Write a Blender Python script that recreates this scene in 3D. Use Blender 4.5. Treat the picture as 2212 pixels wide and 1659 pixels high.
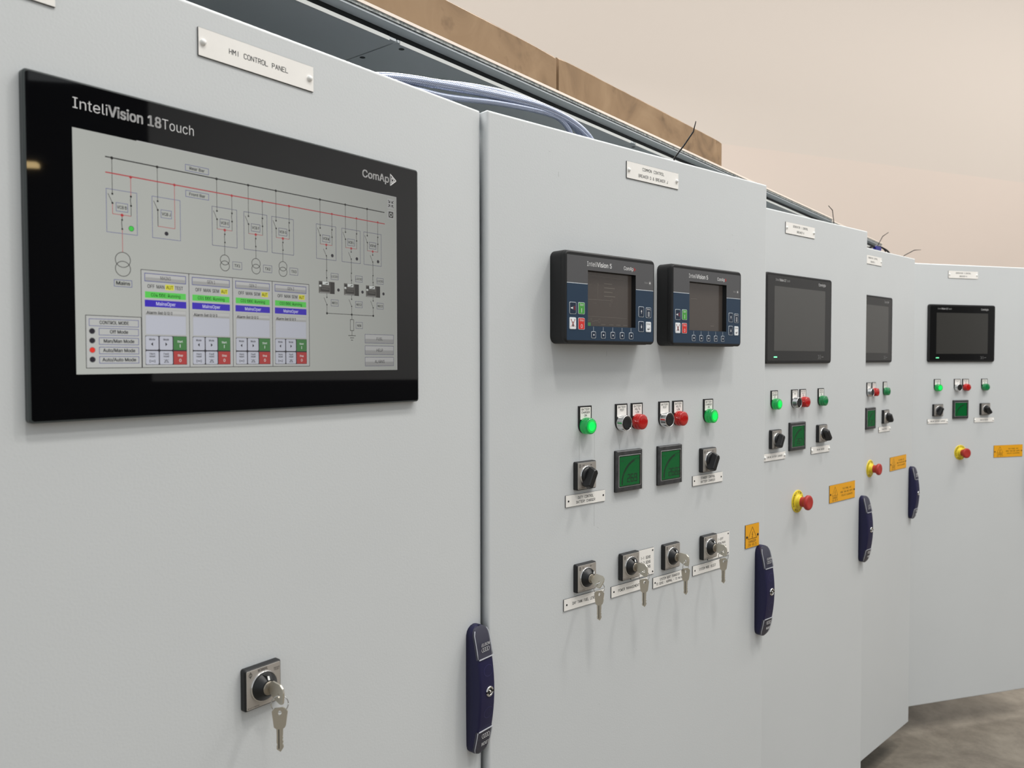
import bpy, bmesh, math, random
from mathutils import Vector, Matrix
R = math.radians
for o in list(bpy.data.objects): bpy.data.objects.remove(o)
C = bpy.context.scene.collection
sc = bpy.context.scene

# ------------------------------------------------------------------ camera, world, lights, exposure
HC = 1.50                                    # camera height above the floor (m)
cam = bpy.data.objects.new('camera', bpy.data.cameras.new('camera')); C.objects.link(cam)
cam.data.sensor_width = 36; cam.data.lens = 1701.2/2212*36; cam.data.clip_start = .02
cam.matrix_world = Matrix.Translation((0, 0, HC)) @ Matrix.Rotation(math.pi/2-.0306, 4, 'X') @ Matrix.Rotation(-.0011, 4, 'Z')
cam.data.dof.use_dof = True; cam.data.dof.focus_distance = 1.35; cam.data.dof.aperture_fstop = 9
sc.camera = cam
sc.view_settings.view_transform = 'Standard'; sc.view_settings.look = 'None'
sc.view_settings.gamma = 1; sc.view_settings.use_curve_mapping = False
sc.view_settings.exposure = 0.05

def lin(c):
    return tuple((x/255/12.92 if x <= 10 else ((x/255+.055)/1.055)**2.4) for x in c)
w = bpy.data.worlds.new('world'); sc.world = w; w.use_nodes = True
w.node_tree.nodes['Background'].inputs[0].default_value = (.93, .97, 1.0, 1)
w.node_tree.nodes['Background'].inputs[1].default_value = .66

def area(name, loc, rot, sx, sy, power, col):
    l = bpy.data.lights.new(name, 'AREA'); l.shape = 'RECTANGLE'; l.size = sx; l.size_y = sy; l.energy = power; l.color = col
    o = bpy.data.objects.new(name, l); C.objects.link(o); o.location = loc; o.rotation_euler = rot; return o
for hx, hy in ((.62, -.12), (1.92, 1.28), (3.12, 2.62)):        # compact high-bay lamps above the aisle
    area('high_bay_lamp', (hx, hy, 4.7), (0, 0, R(51.6)), .3, .3, 24 if hx > 3 else 38, (1, .97, .92))
area('lamp_row_middle', (2.9, 1.3, 4.6), (0, 0, R(51.6)), 4.5, .35, 70, (1, .97, .92))
area('lamp_row_back', (-.6, 3.4, 4.6), (0, 0, R(51.6)), 4.5, .5, 380, (1, .98, .95))
area('wall_fill_light', (4.6, 5.6, 6.2), (R(42), 0, R(22.8)), 7.0, .5, 135, (1, .95, .90))  # added fill light to brighten the back wall
area('wall_fill_light_right', (10.5, 8.2, 6.2), (R(42), 0, R(22.8)), 6.0, .5, 150, (1, .95, .90))   # added fill light that evens out the wall's right side
area('reflection_fill_light', (9.0, 2.5, 5.2), (R(48), 0, R(-90)), 9.0, .4, 420, (1, .97, .93))  # added fill light for the unseen wall mirrored in the dark panels
area('wall_fill_light_left', (-1.5, 4.2, 6.0), (R(42), 0, R(22.8)), 5.0, .5, 62, (1, .95, .89))  # added fill light for the left of the back wall

# ------------------------------------------------------------------ materials
M = {}
def mat(name, rgb, rough=.5, metal=0., emit=None, es=1., coat=0., noise=None, bump=None, spec=.5, alpha=1.):
    m = bpy.data.materials.new(name); m.use_nodes = True; nt = m.node_tree; b = nt.nodes['Principled BSDF']
    c = (*lin(rgb), 1)
    b.inputs['Base Color'].default_value = c; b.inputs['Roughness'].default_value = rough
    b.inputs['Metallic'].default_value = metal; b.inputs['Coat Weight'].default_value = coat; b.inputs['Coat Roughness'].default_value = .03
    b.inputs['Specular IOR Level'].default_value = spec; b.inputs['Alpha'].default_value = alpha
    if emit: b.inputs['Emission Color'].default_value = (*lin(emit), 1); b.inputs['Emission Strength'].default_value = es
    tc = nt.nodes.new('ShaderNodeTexCoord')
    if noise:                                  # (scale, second colour)
        n = nt.nodes.new('ShaderNodeTexNoise'); n.inputs['Scale'].default_value = noise[0]; n.inputs['Detail'].default_value = 6
        r = nt.nodes.new('ShaderNodeMix'); r.data_type = 'RGBA'; r.inputs[6].default_value = c; r.inputs[7].default_value = (*lin(noise[1]), 1)
        k = nt.nodes.new('ShaderNodeMapRange'); k.inputs[1].default_value = .35; k.inputs[2].default_value = .65
        nt.links.new(tc.outputs['Object'], n.inputs['Vector']); nt.links.new(n.outputs[0], k.inputs[0]); nt.links.new(k.outputs[0], r.inputs[0]); nt.links.new(r.outputs[2], b.inputs['Base Color'])
    if bump:                                   # (scale, strength, distance)
        n = nt.nodes.new('ShaderNodeTexNoise'); n.inputs['Scale'].default_value = bump[0]; n.inputs['Detail'].default_value = 3
        bp = nt.nodes.new('ShaderNodeBump'); bp.inputs['Strength'].default_value = bump[1]; bp.inputs['Distance'].default_value = bump[2]
        nt.links.new(tc.outputs['Object'], n.inputs['Vector']); nt.links.new(n.outputs[0], bp.inputs['Height']); nt.links.new(bp.outputs[0], b.inputs['Normal'])
    M[name] = m; return m
mat('powder_coat', (210, 213, 214), .42, noise=(3, (208, 211, 212)), bump=(330, .24, .0006))
mat('pencil', (150, 152, 150), .7)
mat('enclosure_grey', (200, 206, 209), .3, .0, bump=(60, .1, .001))
mat('enclosure_dark', (26, 30, 33), .5)
mat('lip_white', (205, 207, 204), .4)
mat('rail_trim', (246, 232, 218), .5)
mat('galvanised', (196, 198, 194), .5, .1, noise=(170, (120, 126, 126)), bump=(120, .3, .001))
mat('plate_white', (250, 247, 242), .35, noise=(40, (247, 244, 239)))
mat('plate_black', (14, 14, 15), .5)
mat('engraving', (22, 22, 24), .6)
mat('screw_cap', (246, 246, 243), .4)
mat('black_plastic', (17, 18, 20), .42, bump=(900, .15, .0003))
mat('soft_black', (15, 15, 17), .5, bump=(900, .2, .0003))
mat('black_gloss', (5, 5, 6), .025, spec=.55)
mat('edge_grey', (58, 64, 64), .35)
mat('logo_white', (222, 222, 222), .4)
mat('logo_grey', (150, 150, 150), .4)
mat('logo_red', (190, 30, 35), .4)
mat('chrome', (225, 225, 225), .12, 1.)
mat('barrel_steel', (160, 152, 140), .3, .9)
mat('steel', (204, 199, 186), .34, .85, bump=(500, .1, .0002))
mat('ring_steel', (200, 200, 198), .2, 1.)
mat('switch_plate', (192, 187, 181), .36, .5, noise=(25, (182, 177, 171)))
mat('handle_blue', (13, 12, 60), .5, bump=(700, .15, .0003))
mat('handle_line', (50, 48, 96), .4)
mat('face_grey', (84, 84, 86), .45, bump=(800, .1, .0002))
mat('face_navy', (26, 52, 76), .42, bump=(800, .1, .0002))
mat('face_line', (205, 212, 218), .4)
mat('key_navy', (22, 40, 62), .4)
mat('key_green', (72, 160, 66), .4)
mat('key_red', (214, 48, 42), .4)
mat('key_white', (240, 242, 244), .4)
mat('lcd_dark', (66, 60, 56), .16, emit=(60, 54, 50), es=.35)
mat('lcd_mark', (92, 86, 80), .3, emit=(80, 76, 70), es=.3)
mat('lcd_green_mark', (70, 120, 66), .3, emit=(60, 110, 60), es=.3)
mat('touch_glass', (20, 20, 20), .12, spec=.5)
mat('touch_screen', (56, 55, 52), .2, spec=1.0)
mat('led_green', (120, 255, 170), .4, emit=(120, 255, 180), es=1.2)
mat('lens_green', (10, 120, 66), .12, emit=(0, 120, 52), es=.10, coat=.6)
mat('lens_green_lit', (6, 120, 60), .12, emit=(0, 170, 70), es=.32, coat=.5)
mat('lamp_glow', (8, 150, 66), .2, emit=(0, 206, 70), es=.62, coat=.4)
mat('lamp_core', (10, 190, 80), .2, emit=(10, 246, 84), es=.9, coat=.3)
mat('lens_red', (184, 22, 18), .14, coat=.5)
mat('stop_red', (178, 48, 42), .45)
mat('stop_yellow', (232, 208, 52), .42)
mat('meter_green', (8, 46, 26), .25, emit=(5, 108, 46), es=.5, spec=.12)
mat('meter_seg', (6, 26, 16), .4, emit=(4, 40, 22), es=.3)
mat('meter_line', (196, 200, 198), .3)
mat('meter_case', (46, 46, 48), .3, noise=(60, (70, 70, 72)))
mat('warning_amber', (240, 170, 22), .42)
mat('warning_ink', (70, 44, 12), .5)
mat('tie_black', (14, 11, 13), .7, spec=.15)
mat('cable_blue', (34, 34, 120), .4)
mat('concrete', (132, 124, 112), .6)
mat('wall_beige', (217, 203, 192), .9, noise=(.35, (215, 202, 191)))
mat('upper_wall_white', (214, 204, 194), .9)
mat('hall_dark', (44, 46, 52), .8)
mat('hall_grey', (166, 167, 168), .8)
# on-screen colours of the big lit display
def lcd(name, rgb, s=1.):
    m = mat(name, tuple(int(x*.25) for x in rgb), .12, emit=rgb, es=s)
    nt = m.node_tree; b = nt.nodes['Principled BSDF']
    lw = nt.nodes.new('ShaderNodeLayerWeight'); lw.inputs[0].default_value = .5      # an LCD panel dims off its axis
    mr = nt.nodes.new('ShaderNodeMapRange'); mr.inputs[1].default_value = .06; mr.inputs[2].default_value = .29
    mr.inputs[3].default_value = .92*s; mr.inputs[4].default_value = .48*s
    nt.links.new(lw.outputs['Facing'], mr.inputs[0]); nt.links.new(mr.outputs[0], b.inputs['Emission Strength'])
for n_, c_ in dict(l_bg=(176, 178, 172), l_black=(40, 40, 38), l_red=(176, 62, 66), l_blue=(84, 88, 140), l_navy=(62, 62, 104), l_txt=(26, 26, 28),
                   l_green=(92, 200, 86), l_gtxt=(28, 84, 30), l_indigo=(62, 46, 178), l_pale=(206, 206, 232), l_yellow=(218, 214, 70), l_dot=(48, 46, 52),
                   l_lred=(222, 58, 48), l_lgreen=(74, 200, 80), l_panel=(182, 183, 180), l_grad=(186, 186, 184), l_gradd=(160, 160, 158), l_btn=(186, 188, 198),
                   l_bgreen=(72, 124, 72), l_bred=(172, 66, 64), l_white=(214, 218, 214), l_dev=(92, 90, 86), l_devd=(58, 56, 54)).items(): lcd(n_, c_)
# concrete floor
nt = M['concrete'].node_tree; b = nt.nodes['Principled BSDF']; tc = nt.nodes.new('ShaderNodeTexCoord')
n1 = nt.nodes.new('ShaderNodeTexNoise'); n1.inputs['Scale'].default_value = 5; n1.inputs['Detail'].default_value = 14; n1.inputs['Roughness'].default_value = .74; n1.inputs['Distortion'].default_value = .25
rp = nt.nodes.new('ShaderNodeValToRGB'); el = rp.color_ramp.elements
el[0].position = .34; el[0].color = (*lin((100, 92, 82)), 1); el[1].position = .68; el[1].color = (*lin((142, 134, 121)), 1)
nt.links.new(tc.outputs['Object'], n1.inputs['Vector']); nt.links.new(n1.outputs[0], rp.inputs[0]); nt.links.new(rp.outputs[0], b.inputs['Base Color'])
# timber
m = mat('timber', (150, 116, 80), .75); nt = m.node_tree; b = nt.nodes['Principled BSDF']
tc = nt.nodes.new('ShaderNodeTexCoord'); mp = nt.nodes.new('ShaderNodeMapping'); mp.inputs['Scale'].default_value = (8, 9, 6)
n1 = nt.nodes.new('ShaderNodeTexNoise'); n1.inputs['Scale'].default_value = 1.; n1.inputs['Detail'].default_value = 8; n1.inputs['Distortion'].default_value = 1.5
n2 = nt.nodes.new('ShaderNodeTexNoise'); n2.inputs['Scale'].default_value = 11; n2.inputs['Detail'].default_value = 4
rp = nt.nodes.new('ShaderNodeValToRGB'); el = rp.color_ramp.elements
el[0].position = .3; el[0].color = (*lin((116, 92, 66)), 1); el[1].position = .7; el[1].color = (*lin((154, 127, 96)), 1)
e2 = el.new(.47); e2.color = (*lin((140, 113, 83)), 1)
r2 = nt.nodes.new('ShaderNodeValToRGB'); r2.color_ramp.elements[0].position = .29; r2.color_ramp.elements[0].color = (.42, .36, .3, 1); r2.color_ramp.elements[1].position = .38
mx = nt.nodes.new('ShaderNodeMix'); mx.data_type = 'RGBA'; mx.blend_type = 'MULTIPLY'; mx.inputs[0].default_value = .8
nt.links.new(tc.outputs['Object'], mp.inputs[0]); nt.links.new(mp.outputs[0], n1.inputs['Vector']); nt.links.new(tc.outputs['Object'], n2.inputs['Vector'])
nt.links.new(n1.outputs[0], rp.inputs[0]); nt.links.new(n2.outputs[0], r2.inputs[0]); nt.links.new(rp.outputs[0], mx.inputs[6]); nt.links.new(r2.outputs[0], mx.inputs[7]); nt.links.new(mx.outputs[2], b.inputs['Base Color'])
# braided clear hose (UV diamonds)
m = mat('braid', (150, 162, 190), .25, .35, coat=.5); nt = m.node_tree; b = nt.nodes['Principled BSDF']
uv = nt.nodes.new('ShaderNodeUVMap'); uv.uv_map = 'UVMap'
facs = []
for sgn in (1, -1):
    sp = nt.nodes.new('ShaderNodeSeparateXYZ'); nt.links.new(uv.outputs[0], sp.inputs[0])
    a = nt.nodes.new('ShaderNodeMath'); a.operation = 'MULTIPLY'; a.inputs[1].default_value = sgn*14; nt.links.new(sp.outputs[0], a.inputs[0])
    v_ = nt.nodes.new('ShaderNodeMath'); v_.operation = 'MULTIPLY'; v_.inputs[1].default_value = 290; nt.links.new(sp.outputs[1], v_.inputs[0])
    s_ = nt.nodes.new('ShaderNodeMath'); s_.operation = 'ADD'; nt.links.new(a.outputs[0], s_.inputs[0]); nt.links.new(v_.outputs[0], s_.inputs[1])
    f_ = nt.nodes.new('ShaderNodeMath'); f_.operation = 'FRACT'; nt.links.new(s_.outputs[0], f_.inputs[0])
    g_ = nt.nodes.new('ShaderNodeMath'); g_.operation = 'GREATER_THAN'; g_.inputs[1].default_value = .62; nt.links.new(f_.outputs[0], g_.inputs[0]); facs.append(g_)
mxx = nt.nodes.new('ShaderNodeMath'); mxx.operation = 'MAXIMUM'; nt.links.new(facs[0].outputs[0], mxx.inputs[0]); nt.links.new(facs[1].outputs[0], mxx.inputs[1])
cm = nt.nodes.new('ShaderNodeMix'); cm.data_type = 'RGBA'; cm.inputs[6].default_value = (*lin((84, 92, 116)), 1); cm.inputs[7].default_value = (*lin((186, 196, 220)), 1)
nt.links.new(mxx.outputs[0], cm.inputs[0]); nt.links.new(cm.outputs[2], b.inputs['Base Color'])
# clear covers
def clear(name, rgb, tr, rough=.08):
    m = bpy.data.materials.new(name); m.use_nodes = True; nt = m.node_tree; b = nt.nodes['Principled BSDF']; out = nt.nodes['Material Output']
    b.inputs['Base Color'].default_value = (*lin(rgb), 1); b.inputs['Roughness'].default_value = rough
    t = nt.nodes.new('ShaderNodeBsdfTransparent'); mx = nt.nodes.new('ShaderNodeMixShader'); mx.inputs[0].default_value = tr
    nt.links.new(b.outputs[0], mx.inputs[1]); nt.links.new(t.outputs[0], mx.inputs[2]); nt.links.new(mx.outputs[0], out.inputs[0]); M[name] = m
clear('clear_cap', (92, 92, 104), .66)
clear('clear_edge', (220, 222, 230), .25)
clear('film', (100, 104, 102), .92)

# ------------------------------------------------------------------ mesh helpers
# local frame of everything on a door: x to the right, z up, y INTO the door (so -y sticks out). units: mm
class MB:
    def __init__(s): s.v = []; s.f = []; s.mi = []; s.mats = []; s.cur = 0; s.uv = None; s.sm = []
        
    def m(s, name):
        if name not in s.mats: s.mats.append(name)
        s.cur = s.mats.index(name); return s
    def face(s, idx, smooth=False): s.f.append(tuple(idx)); s.mi.append(s.cur); s.sm.append(smooth)
    def add(s, pts): k = len(s.v); s.v += [tuple(p) for p in pts]; return k
    def box(s, x0, x1, y0, y1, z0, z1):
        k = s.add([(x, y, z) for x in (x0, x1) for y in (y0, y1) for z in (z0, z1)])
        for q in ((0, 1, 3, 2), (4, 6, 7, 5), (0, 4, 5, 1), (2, 3, 7, 6), (0, 2, 6, 4), (1, 5, 7, 3)): s.face([k+i for i in q])
        return s
    def rings(s, rs, cap0=True, cap1=True, smooth=False, closed=False):
        n = len(rs[0]); ks = [s.add(r) for r in rs]
        for a, b_ in zip(ks, ks[1:]+([ks[0]] if closed else [])):
            for i in range(n): j = (i+1) % n; s.face((a+i, a+j, b_+j, b_+i), smooth)
        if cap0 and not closed: s.face([ks[0]+i for i in range(n)][::-1])
        if cap1 and not closed: s.face([ks[-1]+i for i in range(n)])
        return s
    def slab(s, x0, x1, z0, z1, r, layers, seg=6, cap0=True, cap1=True, smooth=False):   # layers: (y, inset)
        rs = []
        for y, ins in layers:
            a0, a1, b0, b1 = x0+ins, x1-ins, z0+ins, z1-ins; q = max(r-ins, .05); P = []
            for cx, cz, st in ((a1-q, b1-q, 0), (a0+q, b1-q, 90), (a0+q, b0+q, 180), (a1-q, b0+q, 270)):
                for i in range(seg+1): t = R(st+90*i/seg); P.append((cx+q*math.cos(t), y, cz+q*math.sin(t)))
            rs.append(P)
        return s.rings(rs, cap0, cap1, smooth)
    def lathe(s, cx, cz, prof, n=40, cap0=False, cap1=True, smooth=True, ax=0):        # around the y axis; prof: (r, y)
        rs = [[(cx+r*math.cos(2*math.pi*i/n), y, cz+r*math.sin(2*math.pi*i/n)) for i in range(n)] for r, y in prof]
        return s.rings(rs, cap0, cap1, smooth)
    def ngon(s, pts, y):
        k = s.add([(x, y, z) for x, z in pts]); s.face(range(k, k+len(pts))); return s
    def rect(s, x0, z0, x1, z1, y): return s.ngon([(x0, z0), (x1, z0), (x1, z1), (x0, z1)], y)
    def frame(s, x0, z0, x1, z1, w, y):
        if z0 > z1: z0, z1 = z1, z0
        s.rect(x0, z0, x1, z0+w, y); s.rect(x0, z1-w, x1, z1, y); s.rect(x0, z0+w, x0+w, z1-w, y); return s.rect(x1-w, z0+w, x1, z1-w, y)
    def disc(s, cx, cz, r, y, n=20): return s.ngon([(cx+r*math.cos(2*math.pi*i/n), cz+r*math.sin(2*math.pi*i/n)) for i in range(n)], y)
    def annulus(s, cx, cz, rx, rz, w, y, n=36, a0=0, a1=360):
        P = []
        for i in range(n+1):
            t = R(a0+(a1-a0)*i/n); P += [(cx+rx*math.cos(t), y, cz+rz*math.sin(t)), (cx+(rx-w)*math.cos(t), y, cz+(rz-w)*math.sin(t))]
        k = s.add(P)
        for i in range(n): s.face((k+2*i, k+2*i+2, k+2*i+3, k+2*i+1))
        return s
    def seg(s, p, q, w, y, ext=.5):
        dx, dz = q[0]-p[0], q[1]-p[1]; L = math.hypot(dx, dz) or 1; dx /= L; dz /= L; h = w/2; e = h*ext*2*.5
        ax, az, bx, bz = p[0]-dx*e, p[1]-dz*e, q[0]+dx*e, q[1]+dz*e
        return s.ngon([(ax-dz*h, az+dx*h), (ax+dz*h, az-dx*h), (bx+dz*h, bz-dx*h), (bx-dz*h, bz+dx*h)], y)
    def poly(s, pts, w, y):
        for a, b_ in zip(pts, pts[1:]): s.seg(a, b_, w, y)
        return s
    def tube(s, pts, r, n=10, uvscale=None, r2=None):
        pts = [Vector(p) for p in pts]; rs = []; up = Vector((0, 0, 1)); prev = None; L = 0; Ls = []
        for i, p in enumerate(pts):
            d = (pts[min(i+1, len(pts)-1)]-pts[max(i-1, 0)]).normalized()
            if prev is None: a = d.cross(up if abs(d.z) < .9 else Vector((1, 0, 0))).normalized()
            else: a = (prev-d*prev.dot(d)).normalized()
            prev = a; b_ = d.cross(a); q = r if r2 is None else r+(r2-r)*i/(len(pts)-1)
            if i: L += (p-pts[i-1]).length
            Ls.append(L); rs.append([tuple(p+a*q*math.cos(2*math.pi*k/n)+b_*q*math.sin(2*math.pi*k/n)) for k in range(n)])
        f0 = len(s.f); s.rings(rs, smooth=True)
        if uvscale is not None:
            s.uv = s.uv or {}
            for i in range(len(pts)-1):
                for k in range(n): s.uv[f0+i*n+k] = ((k/n, Ls[i]), ((k+1)/n, Ls[i]), ((k+1)/n, Ls[i+1]), (k/n, Ls[i+1]))
        return s
    def mesh(s, name, scale=.001, bevel=0):
        me = bpy.data.meshes.new(name); me.from_pydata([(x*scale, y*scale, z*scale) for x, y, z in s.v], [], s.f)
        for n_ in s.mats: me.materials.append(M[n_])
        me.polygons.foreach_set('material_index', s.mi); me.polygons.foreach_set('use_smooth', s.sm)
        if s.uv:
            l = me.uv_layers.new(name='UVMap').data
            for fi, uvs in s.uv.items():
                for li, q in zip(me.polygons[fi].loop_indices, uvs): l[li].uv = q
        bm = bmesh.new(); bm.from_mesh(me)
        solid = [f for f in bm.faces if all(len(e.link_faces) == 2 for e in f.edges)]
        if solid: bmesh.ops.recalc_face_normals(bm, faces=solid)
        for f in bm.faces:                        # flat print faces outwards (towards -y)
            if f not in set() and any(len(e.link_faces) == 1 for e in f.edges) and abs(f.normal.y) > .99 and f.normal.y > 0: f.normal_flip()
        bm.to_mesh(me); bm.free(); me.update(); return me

CACHE = {}
def part(name, key, fn, parent, label=None, bevel=0, loc=None, rot=None, scale=.001):
    """one mesh object under its thing; key reuses the mesh of an earlier copy"""
    if key is None or key not in CACHE:
        mb = MB(); fn(mb); me = mb.mesh(name, scale)
        if key is not None: CACHE[key] = me
    else: me = CACHE[key]
    o = bpy.data.objects.new(name, me); C.objects.link(o)
    if parent: o.parent = parent
    if label: o['label'] = label
    if loc: o.location = loc
    if rot: o.rotation_euler = rot
    if bevel:
        bv = o.modifiers.new('bevel', 'BEVEL'); bv.width = bevel; bv.segments = 3; bv.limit_method = 'ANGLE'; bv.angle_limit = R(40)
    return o
def thing(name, label, cat, loc, rz=0, group=None):
    o = bpy.data.objects.new(name, None); C.objects.link(o); o.empty_display_size = .02
    o.location = loc; o.rotation_euler = (0, 0, rz); o['label'] = label; o['category'] = cat
    if group: o['group'] = group
    return o
def struct(name, fn, scale=1, loc=(0, 0, 0), rz=0):
    o = part(name, None, fn, None, scale=scale); o['kind'] = 'structure'; o.location = loc; o.rotation_euler = (0, 0, rz); return o

# ------------------------------------------------------------------ lettering
G = {'A': [[(0, 0), (2, 6), (4, 0)], [(.7, 2), (3.3, 2)]], 'B': [[(0, 0), (0, 6), (3, 6), (4, 5), (4, 4), (3, 3), (4, 2), (4, 1), (3, 0), (0, 0)], [(0, 3), (3, 3)]],
     'C': [[(4, 5), (3, 6), (1, 6), (0, 5), (0, 1), (1, 0), (3, 0), (4, 1)]], 'D': [[(0, 0), (0, 6), (2.5, 6), (4, 4.5), (4, 1.5), (2.5, 0), (0, 0)]],
     'E': [[(4, 6), (0, 6), (0, 0), (4, 0)], [(0, 3), (3, 3)]], 'F': [[(4, 6), (0, 6), (0, 0)], [(0, 3), (3, 3)]],
     'G': [[(4, 5), (3, 6), (1, 6), (0, 5), (0, 1), (1, 0), (3, 0), (4, 1), (4, 2.8), (2.4, 2.8)]], 'H': [[(0, 0), (0, 6)], [(4, 0), (4, 6)], [(0, 3), (4, 3)]],
     'I': [[(2, 0), (2, 6)]], 'J': [[(4, 6), (4, 1), (3, 0), (1, 0), (0, 1), (0, 2)]], 'K': [[(0, 0), (0, 6)], [(4, 6), (0, 2.4)], [(1.4, 3.4), (4, 0)]],
     'L': [[(0, 6), (0, 0), (4, 0)]], 'M': [[(0, 0), (0, 6), (2, 2.6), (4, 6), (4, 0)]], 'N': [[(0, 0), (0, 6), (4, 0), (4, 6)]],
     'O': [[(1, 0), (0, 1), (0, 5), (1, 6), (3, 6), (4, 5), (4, 1), (3, 0), (1, 0)]], 'P': [[(0, 0), (0, 6), (3, 6), (4, 5), (4, 4), (3, 3), (0, 3)]],
     'Q': [[(1, 0), (0, 1), (0, 5), (1, 6), (3, 6), (4, 5), (4, 1), (3, 0), (1, 0)], [(2.5, 1.5), (4, 0)]], 'R': [[(0, 0), (0, 6), (3, 6), (4, 5), (4, 4), (3, 3), (0, 3)], [(2, 3), (4, 0)]],
     'S': [[(4, 5), (3, 6), (1, 6), (0, 5), (0, 4), (1, 3.1), (3, 2.9), (4, 2), (4, 1), (3, 0), (1, 0), (0, 1)]], 'T': [[(0, 6), (4, 6)], [(2, 6), (2, 0)]],
     'U': [[(0, 6), (0, 1), (1, 0), (3, 0), (4, 1), (4, 6)]], 'V': [[(0, 6), (2, 0), (4, 6)]], 'W': [[(0, 6), (1, 0), (2, 4), (3, 0), (4, 6)]],
     'X': [[(0, 0), (4, 6)], [(0, 6), (4, 0)]], 'Y': [[(0, 6), (2, 3), (4, 6)], [(2, 3), (2, 0)]], 'Z': [[(0, 6), (4, 6), (0, 0), (4, 0)]],
     '0': [[(1, 0), (0, 1), (0, 5), (1, 6), (3, 6), (4, 5), (4, 1), (3, 0), (1, 0)]], '1': [[(1, 5), (2, 6), (2, 0)]],
     '2': [[(0, 5), (1, 6), (3, 6), (4, 5), (4, 3.8), (0, 0), (4, 0)]], '3': [[(0, 5), (1, 6), (3, 6), (4, 5), (4, 4), (3, 3), (1.6, 3)], [(3, 3), (4, 2), (4, 1), (3, 0), (1, 0), (0, 1)]],
     '4': [[(3, 0), (3, 6), (0, 2), (4, 2)]], '5': [[(4, 6), (0, 6), (0, 3.4), (3, 3.4), (4, 2.4), (4, 1), (3, 0), (0, 0)]], '6': [[(4, 6), (1, 6), (0, 5), (0, 1), (1, 0), (3, 0), (4, 1), (4, 2.3), (3, 3.2), (0, 3.2)]],
     '7': [[(0, 6), (4, 6), (1.5, 0)]], '8': [[(1, 3), (0, 4), (0, 5), (1, 6), (3, 6), (4, 5), (4, 4), (3, 3), (1, 3), (0, 2), (0, 1), (1, 0), (3, 0), (4, 1), (4, 2), (3, 3)]],
     '9': [[(0, 0), (3, 0), (4, 1), (4, 5), (3, 6), (1, 6), (0, 5), (0, 3.8), (1, 2.8), (4, 2.8)]], '-': [[(.6, 3), (3.4, 3)]], '/': [[(0, 0), (4, 6)]],
     '&': [[(4, 0), (.8, 4.2), (.8, 5.2), (1.5, 6), (2.3, 6), (2.8, 5.2), (2.8, 4.4), (0, 2), (0, .8), (.8, 0), (2.2, 0), (4, 2)]], ' ': []}
def engrave(mb, s, cx, cz, h, y, w=None, sw=None, xs=1., mt='engraving'):
    """single-stroke engraved line of letters centred at cx with its middle at cz"""
    mb.m(mt); u = h/6; adv = 5.6*u*xs; W = adv*len(s)-1.6*u*xs
    k = 1. if w is None else w/W; x = cx-W*k/2; sw = sw or h*.16
    for ch in s:
        for pl in G[ch]: mb.poly([(x+p[0]*u*xs*k, cz-h/2+p[1]*u) for p in pl], sw, y)
        x += adv*k
TXT = {}
try:
    import os
    FONT = bpy.data.fonts.load(os.path.join(bpy.utils.system_resource('DATAFILES'), 'fonts', 'Inter.woff2'))
except Exception: FONT = None
def glyphs(s, bold):
    if (s, bold) not in TXT:
        c = bpy.data.curves.new('t', 'FONT'); c.body = s; c.size = 1; c.resolution_u = 3
        if FONT: c.font = FONT
        c.offset = min(bold, 0)*.7
        o = bpy.data.objects.new('t', c); C.objects.link(o); bpy.context.view_layer.update()
        me = o.evaluated_get(bpy.context.evaluated_depsgraph_get()).to_mesh()
        V = [(v.co.x, v.co.y) for v in me.vertices]; F = [tuple(p.vertices) for p in me.polygons]
        bpy.data.objects.remove(o); bpy.data.curves.remove(c)
        if bold > .004:                      # heavier type: the same letters laid over each other, slightly offset
            n = len(V); b_ = bold*CAP/.7; offs = [(-b_, -b_*.4), (b_, -b_*.4), (-b_, b_*.4), (b_, b_*.4), (0, 0)] if bold > .014 else [(-b_, 0), (b_, 0)]
            V, F = [(x+dx, y+dy) for dx, dy in offs for x, y in V], [tuple(q+k*n for q in f) for k in range(len(offs)) for f in F]
        TXT[(s, bold)] = (V, F)
    return TXT[(s, bold)]
CAP = .509 if FONT else .682
def text(mb, s, x, z, h, y, mt, w=None, bold=0., al='l', rot180=False, shear=0):
    """printed type: baseline z, cap height h; w fixes the overall width"""
    V, F = glyphs(s, bold); x0 = min(v[0] for v in V); x1 = max(v[0] for v in V); k = h/CAP
    kx = k if w is None else w/(x1-x0); W = (x1-x0)*kx
    ox = x if al == 'l' else (x-W/2 if al == 'c' else x-W)
    mb.m(mt); P = []
    for a, b_ in V:
        px, pz = ox+(a-x0)*kx+shear*b_*k, z+b_*k
        if rot180: px, pz = 2*(ox+W/2)-px, 2*(z+h/2)-pz
        P.append((px, y, pz))
    b0 = mb.add(P)
    for f in F: mb.face([b0+i for i in f])

# ------------------------------------------------------------------ where the doors stand (hinge point x, y and heading)
D = {1: (-.5332, .5919, .9003), 2: (-.0365, 1.1989, .719), 3: (.4609, 1.8151, .7213), 4: (.9462, 2.4271, .7607), 5: (1.4311, 3.0494, .2956)}
ZT = HC+.3774; DH = 1.7604; DW = 782.
ROW = (D[1][0], D[1][1], .9003)
def at(d, u, v, off=0.):                       # mm on door d: u from the hinge, v down from the door's top, off out of the door
    X, Y, a = D[d]; return (X+(u*math.cos(a)+off*math.sin(a))/1000, Y+(u*math.sin(a)-off*math.cos(a))/1000, ZT-v/1000)
def on(name, label, cat, d, u, v, group=None, off=0.): return thing(name, label, cat, at(d, u, v, off), D[d][2], group)
def row(t, s, z):                              # m along the row, m in front of the door line, height above camera
    c, n_ = math.cos(ROW[2]), math.sin(ROW[2]); return (ROW[0]+t*c+s*n_, ROW[1]+t*n_-s*c, HC+z)

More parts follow.
